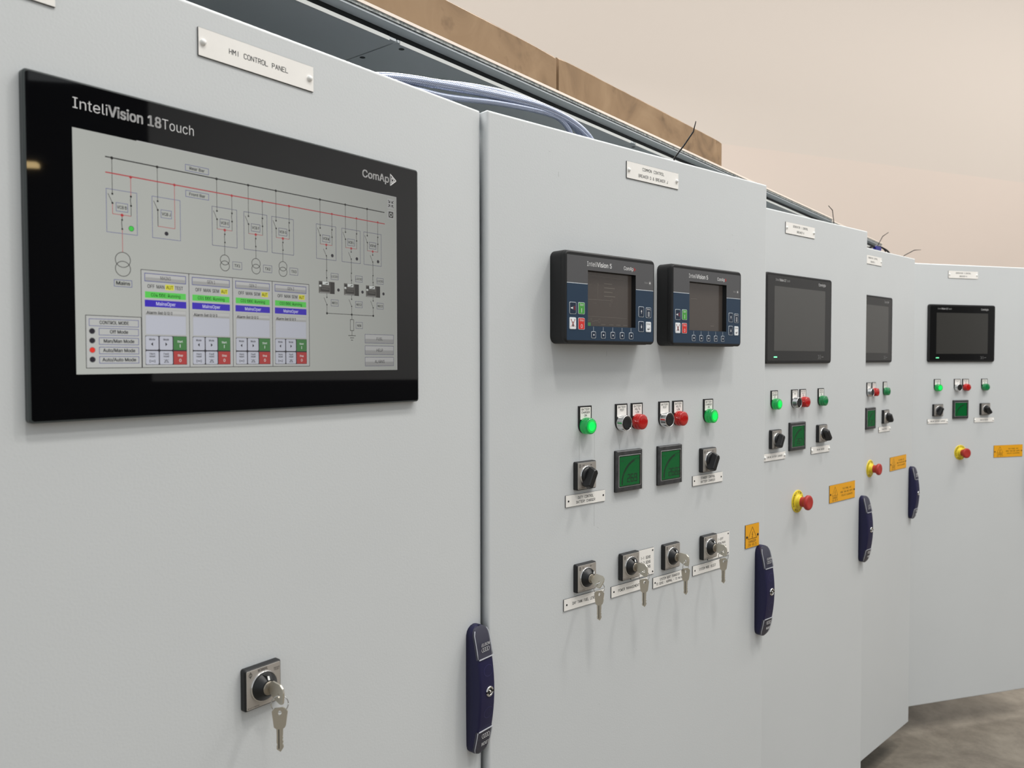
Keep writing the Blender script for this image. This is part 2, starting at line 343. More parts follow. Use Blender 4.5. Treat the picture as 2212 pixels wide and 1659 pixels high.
# ------------------------------------------------------------------ the setting
struct('floor', lambda m: m.m('concrete').box(-12, 16, -10, 22, -.2, 0))
ZC = 2.5
cr = (3.05*ZC/2.5*3.0, 0, 0)
def wallpt(px, py, z):
    a, b_ = (px-1106)/1701.2, (829.5-py)/1701.2; p = .0306
    d = Vector((a, math.cos(p)+b_*math.sin(p), b_*math.cos(p)-math.sin(p))); return d*(z/d.z)
A = wallpt(1560, 311, ZC); dr = Vector((math.cos(R(22.8)), math.sin(R(22.8)), 0)); nn = Vector((-dr.y, dr.x, 0))
ang = R(22.8)
struct('wall_back', lambda m: m.m('wall_beige').box(-9, 14, 0, .2, 0, HC+ZC), loc=(A.x, A.y, 0), rz=ang)
def slope(m):                                   # upper wall above the crease, set nearly upright so it stays bright
    m.m('upper_wall_white'); k = m.add([(-9, 0, 0), (14, 0, 0), (14, -.4, 6), (-9, -.4, 6), (-9, .2, 0), (14, .2, 0), (14, -.2, 6), (-9, -.2, 6)])
    for q in ((0, 1, 2, 3), (5, 4, 7, 6), (0, 4, 5, 1), (3, 2, 6, 7), (0, 3, 7, 4), (1, 5, 6, 2)): m.face([k+i for i in q])
struct('upper_wall', slope, loc=(A.x, A.y, HC+ZC), rz=ang)
def wr(m):
    m.m('hall_grey').box(0, .3, 0, 22, 1.15, 6); m.m('hall_dark').box(0, .3, 0, 22, 0, 1.15); m.m('hall_dark').box(0, .3, -12, 0, 0, 6)
struct('unseen_wall_right', wr, loc=(13, -1.9, 0))  # added out of view; pale and dark areas placed for the glass reflections

hl = thing('bay_lamp', 'far hanging bay lamp seen only as a small warm reflection in the black glass', 'lamp', (11.2, -3.12, HC+2.72))
mat('lamp_warm', (255, 225, 170), .4, emit=(255, 222, 160), es=9)
part('housing', None, lambda m: m.m('hall_dark').box(-.16, .16, -.22, .22, .06, .14).box(-.02, .02, -.02, .02, .16, 1.9), hl, scale=1)
part('diffuser', None, lambda m: m.m('lamp_warm').box(-.07, .07, -.13, .13, 0, .06), hl, 'warm glowing diffuser', scale=1)
# ------------------------------------------------------------------ cabinets
HZ = [(0, 15.0), (6, 15.5)]
def hw(t):   # handle depth (mm) along its length, t 0..1
    return 12+17*math.sin(math.pi*min(max(t, 0), 1))**.8
def hwid(t):  # half width
    e = min(t, 1-t)*197; return 16.5*math.sqrt(max(0, 1-(max(0, 14-e)/14)**2)) if e < 14 else 16.5+.8*math.sin(math.pi*t)
def hsection(t, grow=0., z=None):
    W = max(hwid(t)+grow, .8); d = hw(t)+grow; zz = -197*t if z is None else z; fr = W-3.2; P = []
    P.append((-W, 0, zz)); P.append((-W, -d*.55, zz))
    for i in range(7):
        a = R(180-90*i/6); P.append((-fr+3.2*math.cos(a)*1.0, -(d-4)-4*math.sin(a), zz))
    for i in range(7):
        a = R(90-90*i/6); P.append((fr+3.2*math.cos(a), -(d-4)-4*math.sin(a), zz))
    P.append((W, -d*.55, zz)); P.append((W, 0, zz)); return P
def handle_body(m):
    m.m('handle_blue'); ts = [0, .006, .02, .04, .07]+[.1+.05*i for i in range(17)]+[.93, .96, .98, .994, 1]
    m.rings([hsection(t) for t in ts], smooth=True)
    for zc in (-79, -158+0): pass
    m.m('handle_line')
    for t0 in (.40, .60+.21-.0): pass
    for zc in (-66.5, -130.5):
        n = 28; P = []
        for i in range(n+1):
            a = 2*math.pi*i/n; zz = zc+8.5*math.sin(a); xx = 3+10.5*math.cos(a)
            for k in (0, .7):
                q = (8.5-k)/8.5; P.append((3+10.5*q*math.cos(a), -hw(-(zc+8.5*q*math.sin(a))/197)-.25, zc+8.5*q*math.sin(a)))
        b0 = m.add(P)
        for i in range(n): m.face((b0+2*i, b0+2*i+2, b0+2*i+3, b0+2*i+1))
def cap_top(flip):
    def f(m):
        ts = [.004, .02, .04, .07, .12, .17, .22, .24]
        if flip: ts = [1-t*.86 for t in ts][::-1]
        rs = []
        for t in ts:
            o_, i_ = hsection(t, .9), hsection(t, .15); rs.append(o_[2:16]+i_[2:16][::-1])
        m.m('clear_cap').rings(rs, smooth=False)
        t = .238 if not flip else 1-.205; d = -hw(t)-1.3
        m.m('clear_edge').box(-15.5, 16.5, d-.5, d+.6, -197*t-.7, -197*t+.7)
        for sx in (-1, 1):
            m.tube([(sx*(hwid(tt)-.2), -hw(tt)-.2, -197*tt) for tt in ([.03, .06, .1, .14, .19, .23] if not flip else [.97, .94, .9, .87, .83, .80])], .6, 6)
        # maker's mark
        z0 = -24 if not flip else -197+19; yy = -hw(.2)-1.5; fl = flip
        text(m, 'ELDON', 0, z0-(2 if not flip else -2)-2.6, 4.6, yy, 'logo_white', w=19, bold=.035, al='c', rot180=fl, shear=.18)
        for i in range(4):
            for k_ in (-1, 1):
                cx = -6.3+4.2*i; cz = z0-10 if not flip else z0+13
                m.m('logo_white').poly([(cx-2.8, cz), (cx-1.2, cz+3*k_), (cx+1.2, cz+3*k_), (cx+2.8, cz)], .55, yy)
    return f
def lock(m):
    y = -hw(.5)-.2
    m.m('chrome').lathe(0, 0, [(8, y+6), (8, y-.6), (7.2, y-1.4), (5.2, y-1.4), (4.8, y-.4)], 28, cap1=False)
    m.m('black_plastic').disc(0, 0, 5, y-.4); m.m('chrome').lathe(0, 0, [(2, y), (2, y-1.2)], 12)
    m.m('black_plastic').box(-8.2, 8.2, y-1.6, y, -1.4, 1.4); m.m('chrome').lathe(0, 0, [(1.6, y-1), (1.6, y-2)], 12)
def door_mesh(d):
    def f(m):
        m.m('powder_coat').slab(0, DW, -DH*1000, 0, 3, [(25, 0), (4.2, 0), (2.6, .35), (1.2, 1.1), (.35, 2.4), (0, 4.2)], 3, smooth=True)
        if d == 2:
            m.m('pencil'); mk = [(199.5, 507, 548), (237, 500, 548), (237, 628, 665), (303, 527, 537), (268, 362, 371), (505, 360, 368), (572, 522, 530), (150, 70, 78)]
            for u, a, b_ in mk: m.seg((u, -a), (u+.4, -b_), .45, -.04)
            for u, v in ((650, 120), (668, 135), (655, 150), (632, 152), (245, 668), (690, 668), (350, 908), (250, 980), (128, 40)): m.seg((u, -v), (u+3, -v-1-u % 4), .35, -.04)
    return f
CW = .787
names = {1: 'pale grey control cabinet nearest the camera, its closed door carrying the large lit mimic screen',
         2: 'pale grey control cabinet with its door ajar and two small blue-faced controllers',
         3: 'pale grey control cabinet right after the one with two blue-faced controllers, door ajar',
         4: 'pale grey control cabinet mostly hidden, second from the right end of the row',
         5: 'pale grey control cabinet at the far right end, its door swung wide open'}
for d in range(1, 6):
    c = thing('control_cabinet', names[d], 'cabinet', row((d-1)*CW, 0, -HC), ROW[2], 'control cabinets standing in a row')
    X, Y, a = D[d]; rel = Matrix.Translation(c.location) @ Matrix.Rotation(ROW[2], 4, 'Z')
    def put(o, loc, rz, rel=rel):
        mw = rel.inverted() @ Matrix.Translation(loc) @ Matrix.Rotation(rz, 4, 'Z'); o.location = mw.to_translation(); o.rotation_euler = mw.to_euler()
    dz = -9 if d == 5 else 0
    z0 = (HC+.525)*1000+dz; t0, t1 = (0, CW*1000-1.5)
    def body(m, z0=z0):
        m.m('enclosure_grey').box(0, 12, 32, 700, 60, 1870).box(t1-12, t1, 32, 700, 60, 1870)      # side panels
        m.box(0, t1, 688, 700, 60, z0+20).box(0, t1, 32, 700, 45, 62)
        m.m('enclosure_dark').box(0, t1, 60, 690, 0, 45)                                              # plinth
    part('enclosure', None, body, c)
    def roof(m, z0=z0):
        m.m('enclosure_grey').box(1.5, t1, 187, 700, z0+3, z0+7).box(1.5, t1, 215, 700, z0+20, z0+40)
        m.m('enclosure_dark').box(0, t1, 207, 215, z0+6, z0+30)  # back of the rail recess, coloured dark for the shade inside it
        for x, y in ((26, 203), (9, 283)):
            k = m.add([(x+5*math.cos(2*math.pi*i/16), y+5*math.sin(2*math.pi*i/16), z0+2.8) for i in range(16)]); m.face(range(k, k+16))
    part('roof_panel', None, roof, c)
    def lip(m, z0=z0):
        m.m('lip_white').box(6, t1-16, 185.5, 187, z0, z0+6.5)
    part('roof_flange', None, lip, c, 'pale folded flange')
    def rail(m, z0=z0):
        m.m('enclosure_grey').box(-1, t1+.5, 181, 206, z0+26, z0+29); m.m('galvanised').box(-1, t1+.5, 184, 200, z0+29, z0+30.4).box(-1, t1+.5, 179, 206, z0+30.4, z0+35.5)
        m.m('rail_trim').box(-1, t1+.5, 177, 210, z0+35.5, z0+40.5)
    part('top_rail', None, rail, c, 'weathered galvanised rail')
    dr_ = part('door', 'door2' if d == 2 else 'doorx', door_mesh(d), c, 'textured pale grey door panel'); put(dr_, (X, Y, ZT), a)
    for k_ in range(3):
        h = part('hinge', 'hinge', lambda m: m.m('black_plastic').box(6, 20, 25, 31.5, -40, 40), c); put(h, at(d, 0, 180+700*k_), a)
    hd = part('handle', 'handle', handle_body, c, 'dark navy swing handle'); put(hd, at(d, 762.5, 779), a)
    part('end_cap', 'capa', cap_top(False), hd, 'clear plastic cap with white printing')
    part('end_cap', 'capb', cap_top(True), hd, 'clear plastic cap with white printing, upside down')
    part('lock', 'lock', lock, hd, 'chrome key lock', loc=(.004, 0, -.0985))
# a neighbour's door stands left of the frame only; timbers lie on the roofs
def beam(L, th, h, seed):
    def f(m):
        rnd = random.Random(seed); m.m('timber'); n = 24; rs = []
        for i in range(n+1):
            x = L*i/n; j = lambda q: rnd.uniform(-q, q); b_ = 3 if 0 < i < n else 6
            rs.append([(x, b_, 0), (x, th-b_, 0), (x, th, b_), (x, th, h-b_+j(.6)), (x, th-b_, h+j(.8)), (x, b_, h+j(.8)), (x, 0, h-b_), (x, 0, b_)])
        m.rings(rs)
    return f
for t, L, hh, lab in ((-.62, 1955, 117, 'long weathered brown timber beam on the roof rail above the nearest cabinets'), (1.345, 891, 119, 'shorter brown timber beam on the roof, its right end sticking out over the door edge')):
    o = part('timber_beam', None, beam(L, 70, hh, L), None, lab); o['category'] = 'timber'; o['group'] = 'timber beams lying on the cabinet roofs'
    o.location = row(t, -.25, .5655); o.rotation_euler = (0, 0, ROW[2])

# ------------------------------------------------------------------ white engraved plates
SCAP = [(3.4, 0), (3.4, -1.2), (2.8, -2.2), (1.6, -2.9), (.5, -3.1)]
def nameplate(label, d, u, v, w, h, lines, ch, caps=True, group=None, name='nameplate', widths=None, th=1.6, screws=None, dy=None, lead=None, cx=0, off=0, cr_=1.):
    t = on(name, label, 'sign', d, u+w/2, v+h/2, group, off)
    def pl(m):
        m.m('plate_black').slab(-w/2, w/2, -h/2, h/2, .4, [(0, 0), (-th+.25, 0)], 2)
        m.m('plate_white').slab(-w/2+.35, w/2, -h/2+.35, h/2-.15, .3, [(-th+.25, 0), (-th, .1)], 2)
        lead_ = lead or ch*1.75
        for i, s in enumerate(lines):
            if s: engrave(m, s, cx, (len(lines)-1)/2*lead_-i*lead_+(dy or 0), ch, -th-.05, w=widths[i] if widths else None, xs=.8)
    part('plate', None, pl, t)
    pos = screws if screws is not None else ((-w/2+w*.038, 0), (w/2-w*.038, 0))
    for sx, sz in pos:
        if caps: part('screw_cap', 'scap', lambda m: m.m('screw_cap').lathe(0, 0, SCAP, 20), t, 'white screw cap', loc=(sx/1000, -th/1000, sz/1000))
        else: part('screw', 'scr%g' % cr_, lambda m: m.m('engraving').lathe(0, 0, [(1.7*cr_, 0), (1.7*cr_, -.3), (.9, -.6)], 14), t, 'small black screw', loc=(sx/1000, -th/1000, sz/1000))
    return t
nameplate('white nameplate cut off by the photo\'s top left corner', 1, 32, 23.5, 150, 30, [], 5)
nameplate('white nameplate reading HMI CONTROL PANEL above the large lit screen', 1, 322.5, 24.5, 149, 30, ['HMI CONTROL PANEL'], 5.2, widths=[76])
nameplate('white two-line nameplate reading COMMON CONTROL above the blue-faced controllers', 2, 318, 24.6, 149.5, 30, ['COMMON CONTROL', 'BREAKER D & BREAKER J'], 5, widths=[62, 84], lead=12.5)
for d, n_, br, lb in ((3, '1', 'K', 'white nameplate reading GENERATOR 1 CONTROL on the middle door'), (4, '2', 'L', 'white nameplate half hidden behind the middle door\'s edge'), (5, '3', 'M', 'white nameplate at the top of the far right door')):
    nameplate(lb, d, 316.6, 24.7, 149.3, 29.5, ['GENERATOR %s CONTROL' % n_, 'BREAKER '+br], 5, widths=[76, 36], lead=12.5)
SG = 'white engraved labels under the switches'
nameplate('white label reading DUTY CONTROL BATTERY CHARGER under the left selector switch', 2, 165.8, 604.3, 97.4, 20, ['DUTY CONTROL', 'BATTERY CHARGER'], 4.2, False, SG, widths=[38, 46], lead=7.4, screws=((-42, 0), (44, 1)), name='switch_label')
nameplate('white label reading STANDBY CONTROL BATTERY CHARGER under the right selector switch', 2, 518, 606.2, 102, 20, ['STANDBY CONTROL', 'BATTERY CHARGER'], 4.2, False, SG, widths=[48, 48], lead=7.4, screws=((-45, 0), (46, 0)), name='switch_label')
nameplate('white label reading DAY TANK FUEL LEVEL under the leftmost key switch', 2, 161.6, 778.5, 100, 20, ['DAY TANK FUEL LEVEL'], 4.4, False, SG, widths=[58], screws=((-43, 0), (43, 0)), name='switch_label')
nameplate('white label reading POWER MANAGEMENT behind dangling keys', 2, 280, 779.7, 100, 20, ['POWER MANAGEMENT'], 4.4, False, SG, widths=[58], screws=((-43, 0), (43, 0)), name='switch_label', cx=-2)
nameplate('white two-line label reading SYSTEM BORT TRANSFER under the third key switch', 2, 396.7, 785.1, 101, 20.3, ['SYSTEM BORT TRANSFER', 'TO GENS - NORMAL - TO MAINS'], 4.2, False, SG, widths=[60, 82], lead=7.4, screws=((-44.5, 0), (45.5, 0)), name='switch_label')
nameplate('white label reading SYSTEM MODE SELECT under the rightmost key switch', 2, 520, 784.7, 100, 19.5, ['SYSTEM MODE SELECT'], 4.4, False, SG, widths=[56], screws=((-43, 0), (43, 0)), name='switch_label')
nameplate('square white label listing 1-1 GENS beside the second key switch', 2, 334, 727, 65, 49.8, ['1-1 GENS', '2-2 GENS', '3-3 GENS'], 4.8, False, None, widths=[27, 27, 27], lead=9.0, screws=((28.5, 20), (28.5, -20)), name='switch_label', cx=8.5)
nameplate('square white label listing 1-OFF beside the rightmost key switch', 2, 571, 732, 74.5, 49.8, ['1-OFF', '2-MAN/MAN', '3-AUTO/MAN', '4-AUTO/AUTO'], 4.4, False, None, widths=[19, 33, 37, 41], lead=8.2, screws=((33, 20), (33, -20)), name='switch_label', cx=6)
where = {3: 'on the middle door', 4: 'on the fourth door', 5: 'on the far right door'}
for d in (3, 4, 5):
    if d != 4: nameplate('white label reading ENGINE BATTERY CHARGER under the left switch '+where[d], d, 223, 613.8, 102, 19.3, ['ENGINE BATTERY CHARGER'], 4.2, True, SG, widths=[72], name='switch_label')
    nameplate('white label reading ENGINE HEATER under the right switch '+where[d], d, 459, 613.6, 102, 19.2, ['ENGINE HEATER'], 4.2, True, SG, widths=[40], name='switch_label')

# ------------------------------------------------------------------ amber warning signs
def bolt(m, cx, cz, k, y):
    m.m('warning_ink').ngon([(cx+a*k, cz+b_*k) for a, b_ in ((.6, 5), (-1.6, .4), (-.2, .6), (-.8, -3.2), (-1.6, -3), (-.5, -5.4), (1.1, -3.6), (.2, -3.4), (1.5, 1.4), (.1, 1.2), (2, 5))], y)
def warn(label, d, u, v, w, h, big):
    t = on('warning_sign', label, 'sign', d, u+w/2, v+h/2, 'amber electrical warning signs')
    def f(m):
        m.m('plate_black').slab(-w/2, w/2, -h/2, h/2, .4, [(0, 0), (-1.3, 0)], 2)
        m.m('warning_amber').slab(-w/2+.4, w/2-.1, -h/2+.4, h/2-.2, .3, [(-1.3, 0), (-1.6, .1)], 2); y = -1.66
        cx = 0 if not big else -w/2+32; s = 1.05 if not big else 1.0
        tri = [(cx-16*s, -6), (cx+16*s, -6), (cx, 19), (cx-16*s, -6), (cx+16*s, -6)]
        m.m('warning_ink').poly(tri, 1.1, y); bolt(m, cx, 1.8, 1.35, y)
        engrave(m, 'DANGER', cx, -11.8, 5, y, w=27, xs=.8, mt='warning_ink', sw=.8); engrave(m, '230 VOLTS' if not big else '400 VOLTS', cx, -19, 4.6, y, w=32, xs=.8, mt='warning_ink', sw=.6)
        if big:
            for i, (s_, ww) in enumerate((('THIS PANEL HAS', 52), ('MORE THAN ONE SUPPLY', 76), ('ISOLATE ELSEWHERE', 70))): engrave(m, s_, 26, 9-9.5*i, 4.6, y, w=ww, mt='warning_ink', sw=.7)
    part('plate', 'warn%d' % big, f, t)
    for sx in (-1, 1): part('screw', 'wscr', lambda m: m.m('engraving').lathe(0, 0, [(2.6, 0), (2.6, -.8), (1.4, -1.5)], 16), t, 'dark screw', loc=(sx*(w/2-5.5)/1000, -.0016, (0 if sx > 0 else -.001)))
warn('square amber DANGER 230 VOLTS sign just above a door handle', 2, 706, 730, 53, 50, 0)
warn('wide amber danger sign left of the middle door\'s handle', 3, 564, 729.8, 153, 49.5, 1)
warn('wide amber danger sign on the narrow visible strip of the fourth door', 4, 564, 729.8, 153, 49.5, 1)
warn('wide amber danger sign near the photo\'s right edge on the far right door', 5, 564, 729.8, 153, 49.5, 1)

# ------------------------------------------------------------------ pilot lights and push buttons
def legend(m, lines):
    n = 20; P = [(-15.7, 34), (15.7, 34)]
    for i in range(n+1): a = R(0-180*i/n); P.append((15.7*math.cos(a), 2+15.7*math.sin(a)*1.0))
    def ring(y, k): return [(x*k, y, z*k+(1-k)*10) for x, z in P]
    m.m('black_plastic').rings([ring(0, 1), ring(-2.0, 1), ring(-2.8, .975)])
    m.m('plate_white').rect(-12.6, 11, 12.9, 31.6, -2.86)
    for i, s in enumerate(lines): engrave(m, s, .2, 28-5.2*i, 3.3, -2.95, w=min(3.3*len(s)*.85, 20), sw=.55)
def pilot(label, d, u, lit, col, lines, group):
    nm = 'pilot_light'; t = on(nm, label, 'indicator light', d, u, 489.5, group)
    part('legend_plate', 'lg'+lines[-1]+lines[0], lambda m: legend(m, lines), t, 'black plate with a white insert')
    mt = {'g': 'lens_green_lit' if lit else 'lens_green', 'r': 'lens_red'}[col]
    def lens(m):
        m.m(mt).lathe(0, 0, [(14.2, -2.6), (14.4, -8), (14.3, -8.6), (13.9, -9), (14, -13.2), (13.7, -15.4), (12.9, -16.8), (11, -17.5), (6, -17.8), (.4, -17.9)], 40)
        if lit: (m.m('lamp_glow').lathe(0, 0, [(11.2, -17.6), (7.6, -17.95)], 32, cap1=False), m.m('lamp_core').lathe(0, 0, [(8.2, -17.88), (4, -18.05), (.3, -18.1)], 32))
    part('lens', 'lens%s%d' % (col, lit), lens, t, ('glowing green' if lit else ('dull green' if col == 'g' else 'red'))+' domed lens')
def pushb(label, d, u):
    t = on('push_button', label, 'push button', d, u, 489.5, 'chrome-ringed black push buttons')
    part('legend_plate', 'lgTESTBATTERY', lambda m: legend(m, ['BATTERY', 'TEST']), t, 'black plate with a white insert')
    part('bezel', 'bez', lambda m: m.m('chrome').lathe(0, 0, [(14.3, -2.6), (14.3, -4.5), (13.9, -5), (13.9, -15), (13.4, -15.8), (12.5, -15.8), (12.2, -15.2)], 44, cap1=False), t, 'chrome ring')
    part('button', 'but', lambda m: m.m('soft_black').lathe(0, 0, [(12.3, -4), (12.3, -15), (11.6, -15.6), (8, -15.2), (.4, -14.9)], 40), t, 'matt black button face')
B3 = ['BATTERY', 'CHARGER', 'ON']; V3 = ['BATTERY', 'VOLTS', 'LOW']; E3 = ['ENGINE', 'HEATER', 'ON']
GP = 'pilot lights with legend plates'
pilot('lit green pilot light leftmost on the door with two controllers', 2, 212, 1, 'g', B3, GP)
pushb('black chrome-ringed push button left of the first red light under the left controller', 2, 305.5)
pilot('red pilot light under the gap between the two blue-faced controllers, left of its twin', 2, 348, 0, 'r', V3, GP)
pushb('black chrome-ringed push button under the right blue-faced controller', 2, 427)
pilot('red pilot light under the right blue-faced controller', 2, 469, 0, 'r', V3, GP)
pilot('lit green pilot light above the STANDBY CONTROL switch', 2, 568, 1, 'g', B3, GP)
for d in (3, 4, 5):
    if d != 4: pilot('lit green pilot light leftmost '+where[d], d, 268.8, 1, 'g', B3, GP)
    pushb('black chrome-ringed push button '+where[d], d, 368.8)
    pilot('red pilot light '+where[d], d, 411, 0, 'r', V3, GP)
    pilot('unlit green pilot light '+where[d], d, 508.3, 0, 'g', E3, GP)

# ------------------------------------------------------------------ switch plates, selector knobs, key switches
def plate_fn(texts):
    def f(m):
        m.m('black_plastic').slab(-24, 24, -24, 24, 2.6, [(0, 0), (-6.6, 0), (-8, .8), (-8.8, 1.9)], 4)
        m.m('switch_plate').slab(-22.2, 22.2, -22.2, 22.2, 1, [(-8.8, 0), (-9.2, .2)], 2)
        m.m('engraving').annulus(-17.2, 17, 2.1, 2.5, .6, -9.26, 20); m.seg((-17.2, 20.8), (-17.2, 13.4), .6, -9.26)
        for s, x, z, h, ww in texts: text(m, s, x, z, h, -9.26, 'engraving', w=ww, al='c', bold=.014)
        text(m, 'Kraus & Naimer', -21, -20.8, 1.5, -9.26, 'engraving', w=15)
    return f
def selector(label, d, u, v, ang, group='rotary selector switches'):
    t = on('selector_switch', label, 'switch', d, u, v, group)
    part('switch_plate', 'plsel', plate_fn([('OFF', -8.5, 16, 2.6, 5.2), ('ON', 9.5, 16, 2.6, 4.2)]), t, 'black-edged silver plate')
    part('collar', 'colsel', lambda m: m.m('chrome').lathe(0, 0, [(16.6, -9), (16.6, -11), (15.6, -11.6), (15, -11)], 40, cap1=False), t, 'chrome ring')
    def knob(m):
        m.m('black_plastic').lathe(0, 0, [(15.2, -9.5), (15.2, -12), (13.8, -14.6), (11, -15.4)], 40)
        rs = []
        for y, hx, zt, zb in ((-12, 7.8, 15, -20), (-16, 7.4, 15.6, -21.4), (-21.5, 6.4, 13.4, -21.2), (-25.5, 5.8, 11.8, -20), (-27, 4.6, 10.4, -18.8)):
            rs.append([(-hx, y, zt-3), (-hx*.45, y, zt), (hx*.45, y, zt), (hx, y, zt-3), (hx, y, zb+1.5), (hx*.7, y, zb), (-hx*.7, y, zb), (-hx, y, zb+1.5)])
        m.rings(rs)
    part('knob', 'knob', knob, t, 'black bar knob', rot=(0, ang, 0))
selector('rotary selector switch above the DUTY CONTROL label', 2, 209.5, 573.3, R(28))
selector('rotary selector switch above the STANDBY CONTROL label', 2, 564.3, 577, R(28))
for d in (3, 4, 5):
    if d != 4: selector('rotary selector switch turned right, leftmost '+where[d], d, 271.5, 579, R(28))
    selector('rotary selector switch turned left, right of the meter '+where[d], d, 510.5, 579, R(-38))

def bow_outline():     # key seen flat: head to the right of the blade; x along the blade, z across
    return None
def key_fn(m):
    """a cut key hanging down: hole near z=0, tip at z=-47; lies in the x-z plane, 2 mm thick"""
    head = [(-5.6, 3.8), (3.6, 4.6), (6.6, 3.0), (8.8, -.2), (8.4, -3), (6.8, -15.5), (5.6, -18.2), (4.0, -19.2)]
    blade_r = [(3.6, -20), (3.4, -27), (2.8, -28), (3.6, -30), (2.7, -32), (3.9, -34.5), (2.8, -36.5), (3.8, -38.5), (4.1, -40.5), (2.6, -43), (.5, -45.8)]
    blade_l = [(-.6, -44.6), (-3.5, -42.6), (-3.6, -39), (-2.9, -37), (-3.7, -35), (-3.5, -28), (-3.7, -20)]
    left = [(-4.2, -19.2), (-6.4, -17.6), (-8.2, -3), (-8.5, .4)]
    P = head+blade_r+blade_l+left; m.m('steel')
    n = len(P); H = [(.2+2.0*math.cos(2*math.pi*i/14), -1.5+2.8*math.sin(2*math.pi*i/14)) for i in range(14)]
    for y in (-1, 1):      # faces with a hole: bridge outline to hole
        pass
    # front/back faces built as two halves round the hole
    k = [m.add([(x, y, z) for x, z in P]) for y in (-1, 1)]; h = [m.add([(x, y, z) for x, z in H]) for y in (-1, 1)]
    for i in range(n): j = (i+1) % n; m.face((k[0]+i, k[0]+j, k[1]+j, k[1]+i))
    for i in range(14): j = (i+1) % 14; m.face((h[0]+i, h[1]+i, h[1]+j, h[0]+j))
    iR, iL = 4, n-2                       # split points on the outline right / left of the hole
    for q in (0, 1):
        up = [k[q]+i for i in list(range(iL, n))+list(range(0, iR+1))]+[h[q]+i for i in range(0, 8)]
        lo = [k[q]+i for i in range(iR, iL+1)]+[h[q]+i % 14 for i in range(7, 15)]
        m.face(up); m.face(lo)
    m.m('engraving').box(-1.6, -.6, -1.06, 1.06, -42, -20)
def bow_fn(m):
    """head of the key that is pushed in the lock: lies in the y-z plane, sticks out in -y"""
    P = [(-21, 4), (-24, 8.5), (-27, 10), (-41, 9), (-45.5, 5.5), (-47, 1), (-46, -10), (-44, -12.5), (-40, -13), (-30, -9.5), (-26, -7.5), (-21, -4)]
    H = [(-39+2.2*math.cos(2*math.pi*i/12), -3.6+2.8*math.sin(2*math.pi*i/12)) for i in range(12)]
    m.m('steel'); n = len(P)
    k = [m.add([(x, y, z) for y, z in P]) for x in (-1, 1)]; h = [m.add([(x, y, z) for y, z in H]) for x in (-1, 1)]
    for i in range(n): j = (i+1) % n; m.face((k[0]+i, k[0]+j, k[1]+j, k[1]+i))
    for i in range(12): j = (i+1) % 12; m.face((h[0]+i, h[1]+i, h[1]+j, h[0]+j))
    # outline index 10 (inner) and 5 (outer) split it
    for q in (0, 1):
        m.face([k[q]+i for i in (11, 0, 1, 2, 3, 4, 5)]+[h[q]+i % 12 for i in (6, 5, 4, 3, 2, 1, 0)])
        m.face([k[q]+i for i in (5, 6, 7, 8, 9, 10, 11)]+[h[q]+i % 12 for i in (0, 11, 10, 9, 8, 7, 6)])
def ring_fn(r, off=0):
    def f(m):
        m.m('ring_steel'); pts = [(r*math.cos(2*math.pi*i/40), .5*math.sin(4*math.pi*i/40), r*math.sin(2*math.pi*i/40)) for i in range(41)]
        m.tube(pts, .6, 8)
    return f
def key_switch(label, klabel, d, u, v, texts, tag_, turn=0., off=0., swing=0., yaw=-.55, twist=0.):
    t = on('key_switch', label, 'switch', d, u, v, 'key-operated switches', off)
    part('switch_plate', None, plate_fn(texts), t, 'black-edged silver plate')
    part('collar', 'colkey', lambda m: m.m('chrome').lathe(0, 0, [(17.2, -9), (17.2, -10.6), (16.4, -11.2), (15.8, -10.6)], 40, cap1=False), t, 'chrome ring')
    def dial(m):
        m.m('black_plastic').lathe(0, 0, [(16, -9.2), (16, -11.8), (14.6, -13.2), (9.4, -18.8), (8.6, -19.6), (7.7, -19.6)], 44, cap1=False)
        m.m('black_plastic').rings([[(-4.2, -12.4, 15), (4.2, -12.4, 15), (2.6, -13.6, 8.6), (-2.6, -13.6, 8.6)], [(-2.3, -17.6, 13.8), (2.3, -17.6, 13.8), (2.3, -19.4, 8.4), (-2.3, -19.4, 8.4)]])
        m.m('screw_cap').rings([[(-1.1, -17.4, 13.2), (1.1, -17.4, 13.2), (1.1, -19, 9), (-1.1, -19, 9)], [(-1.1, -18.2, 13.3), (1.1, -18.2, 13.3), (1.1, -19.8, 9.1), (-1.1, -19.8, 9.1)]])
    part('dial', 'dialkey', dial, t, 'black conical dial with a white mark', rot=(0, turn, 0))
    part('lock_barrel', 'barrel', lambda m: (m.m('barrel_steel').lathe(0, 0, [(7.7, -17), (7.7, -20.2), (7.2, -20.8), (.3, -20.9)], 32), m.m('engraving').box(-.7, .7, -21.05, -20.8, -5.5, 5.5)), t, 'steel lock barrel', rot=(0, turn, 0))
    kb = on('key_bunch', klabel, 'keys', d, u, v, 'keys hanging from the key switches', off)
    part('key', 'bow', bow_fn, kb, 'steel key pushed into the lock', rot=(0, turn, 0))
    cy, cz = -39, -3.6
    rr = 9.4; q = Vector((0, cy/1000, cz/1000)); q = Matrix.Rotation(turn, 3, 'Y') @ q
    rc = q+Vector((math.sin(swing)*rr/1000, 0, -rr*math.cos(swing)/1000))
    part('key_ring', 'kring', ring_fn(9.4), kb, 'split ring', loc=rc, rot=(0, 0, yaw+twist))
    kc = rc+Vector((math.sin(swing)*.0094, 0, -.0094+.0010))
    part('key', 'hkey', key_fn, kb, 'spare steel key hanging from the ring', loc=(kc.x, kc.y, kc.z), rot=(0, -swing, yaw))
key_switch('key switch marked NORMAL and TEST below the large lit screen', 'two steel keys hanging from the NORMAL / TEST switch', 1, 388.7, 750, [('NORMAL', -1, 17.9, 3.5, 13), ('TEST', 17.2, 13.4, 3.5, 8)], 'a', yaw=-.75)
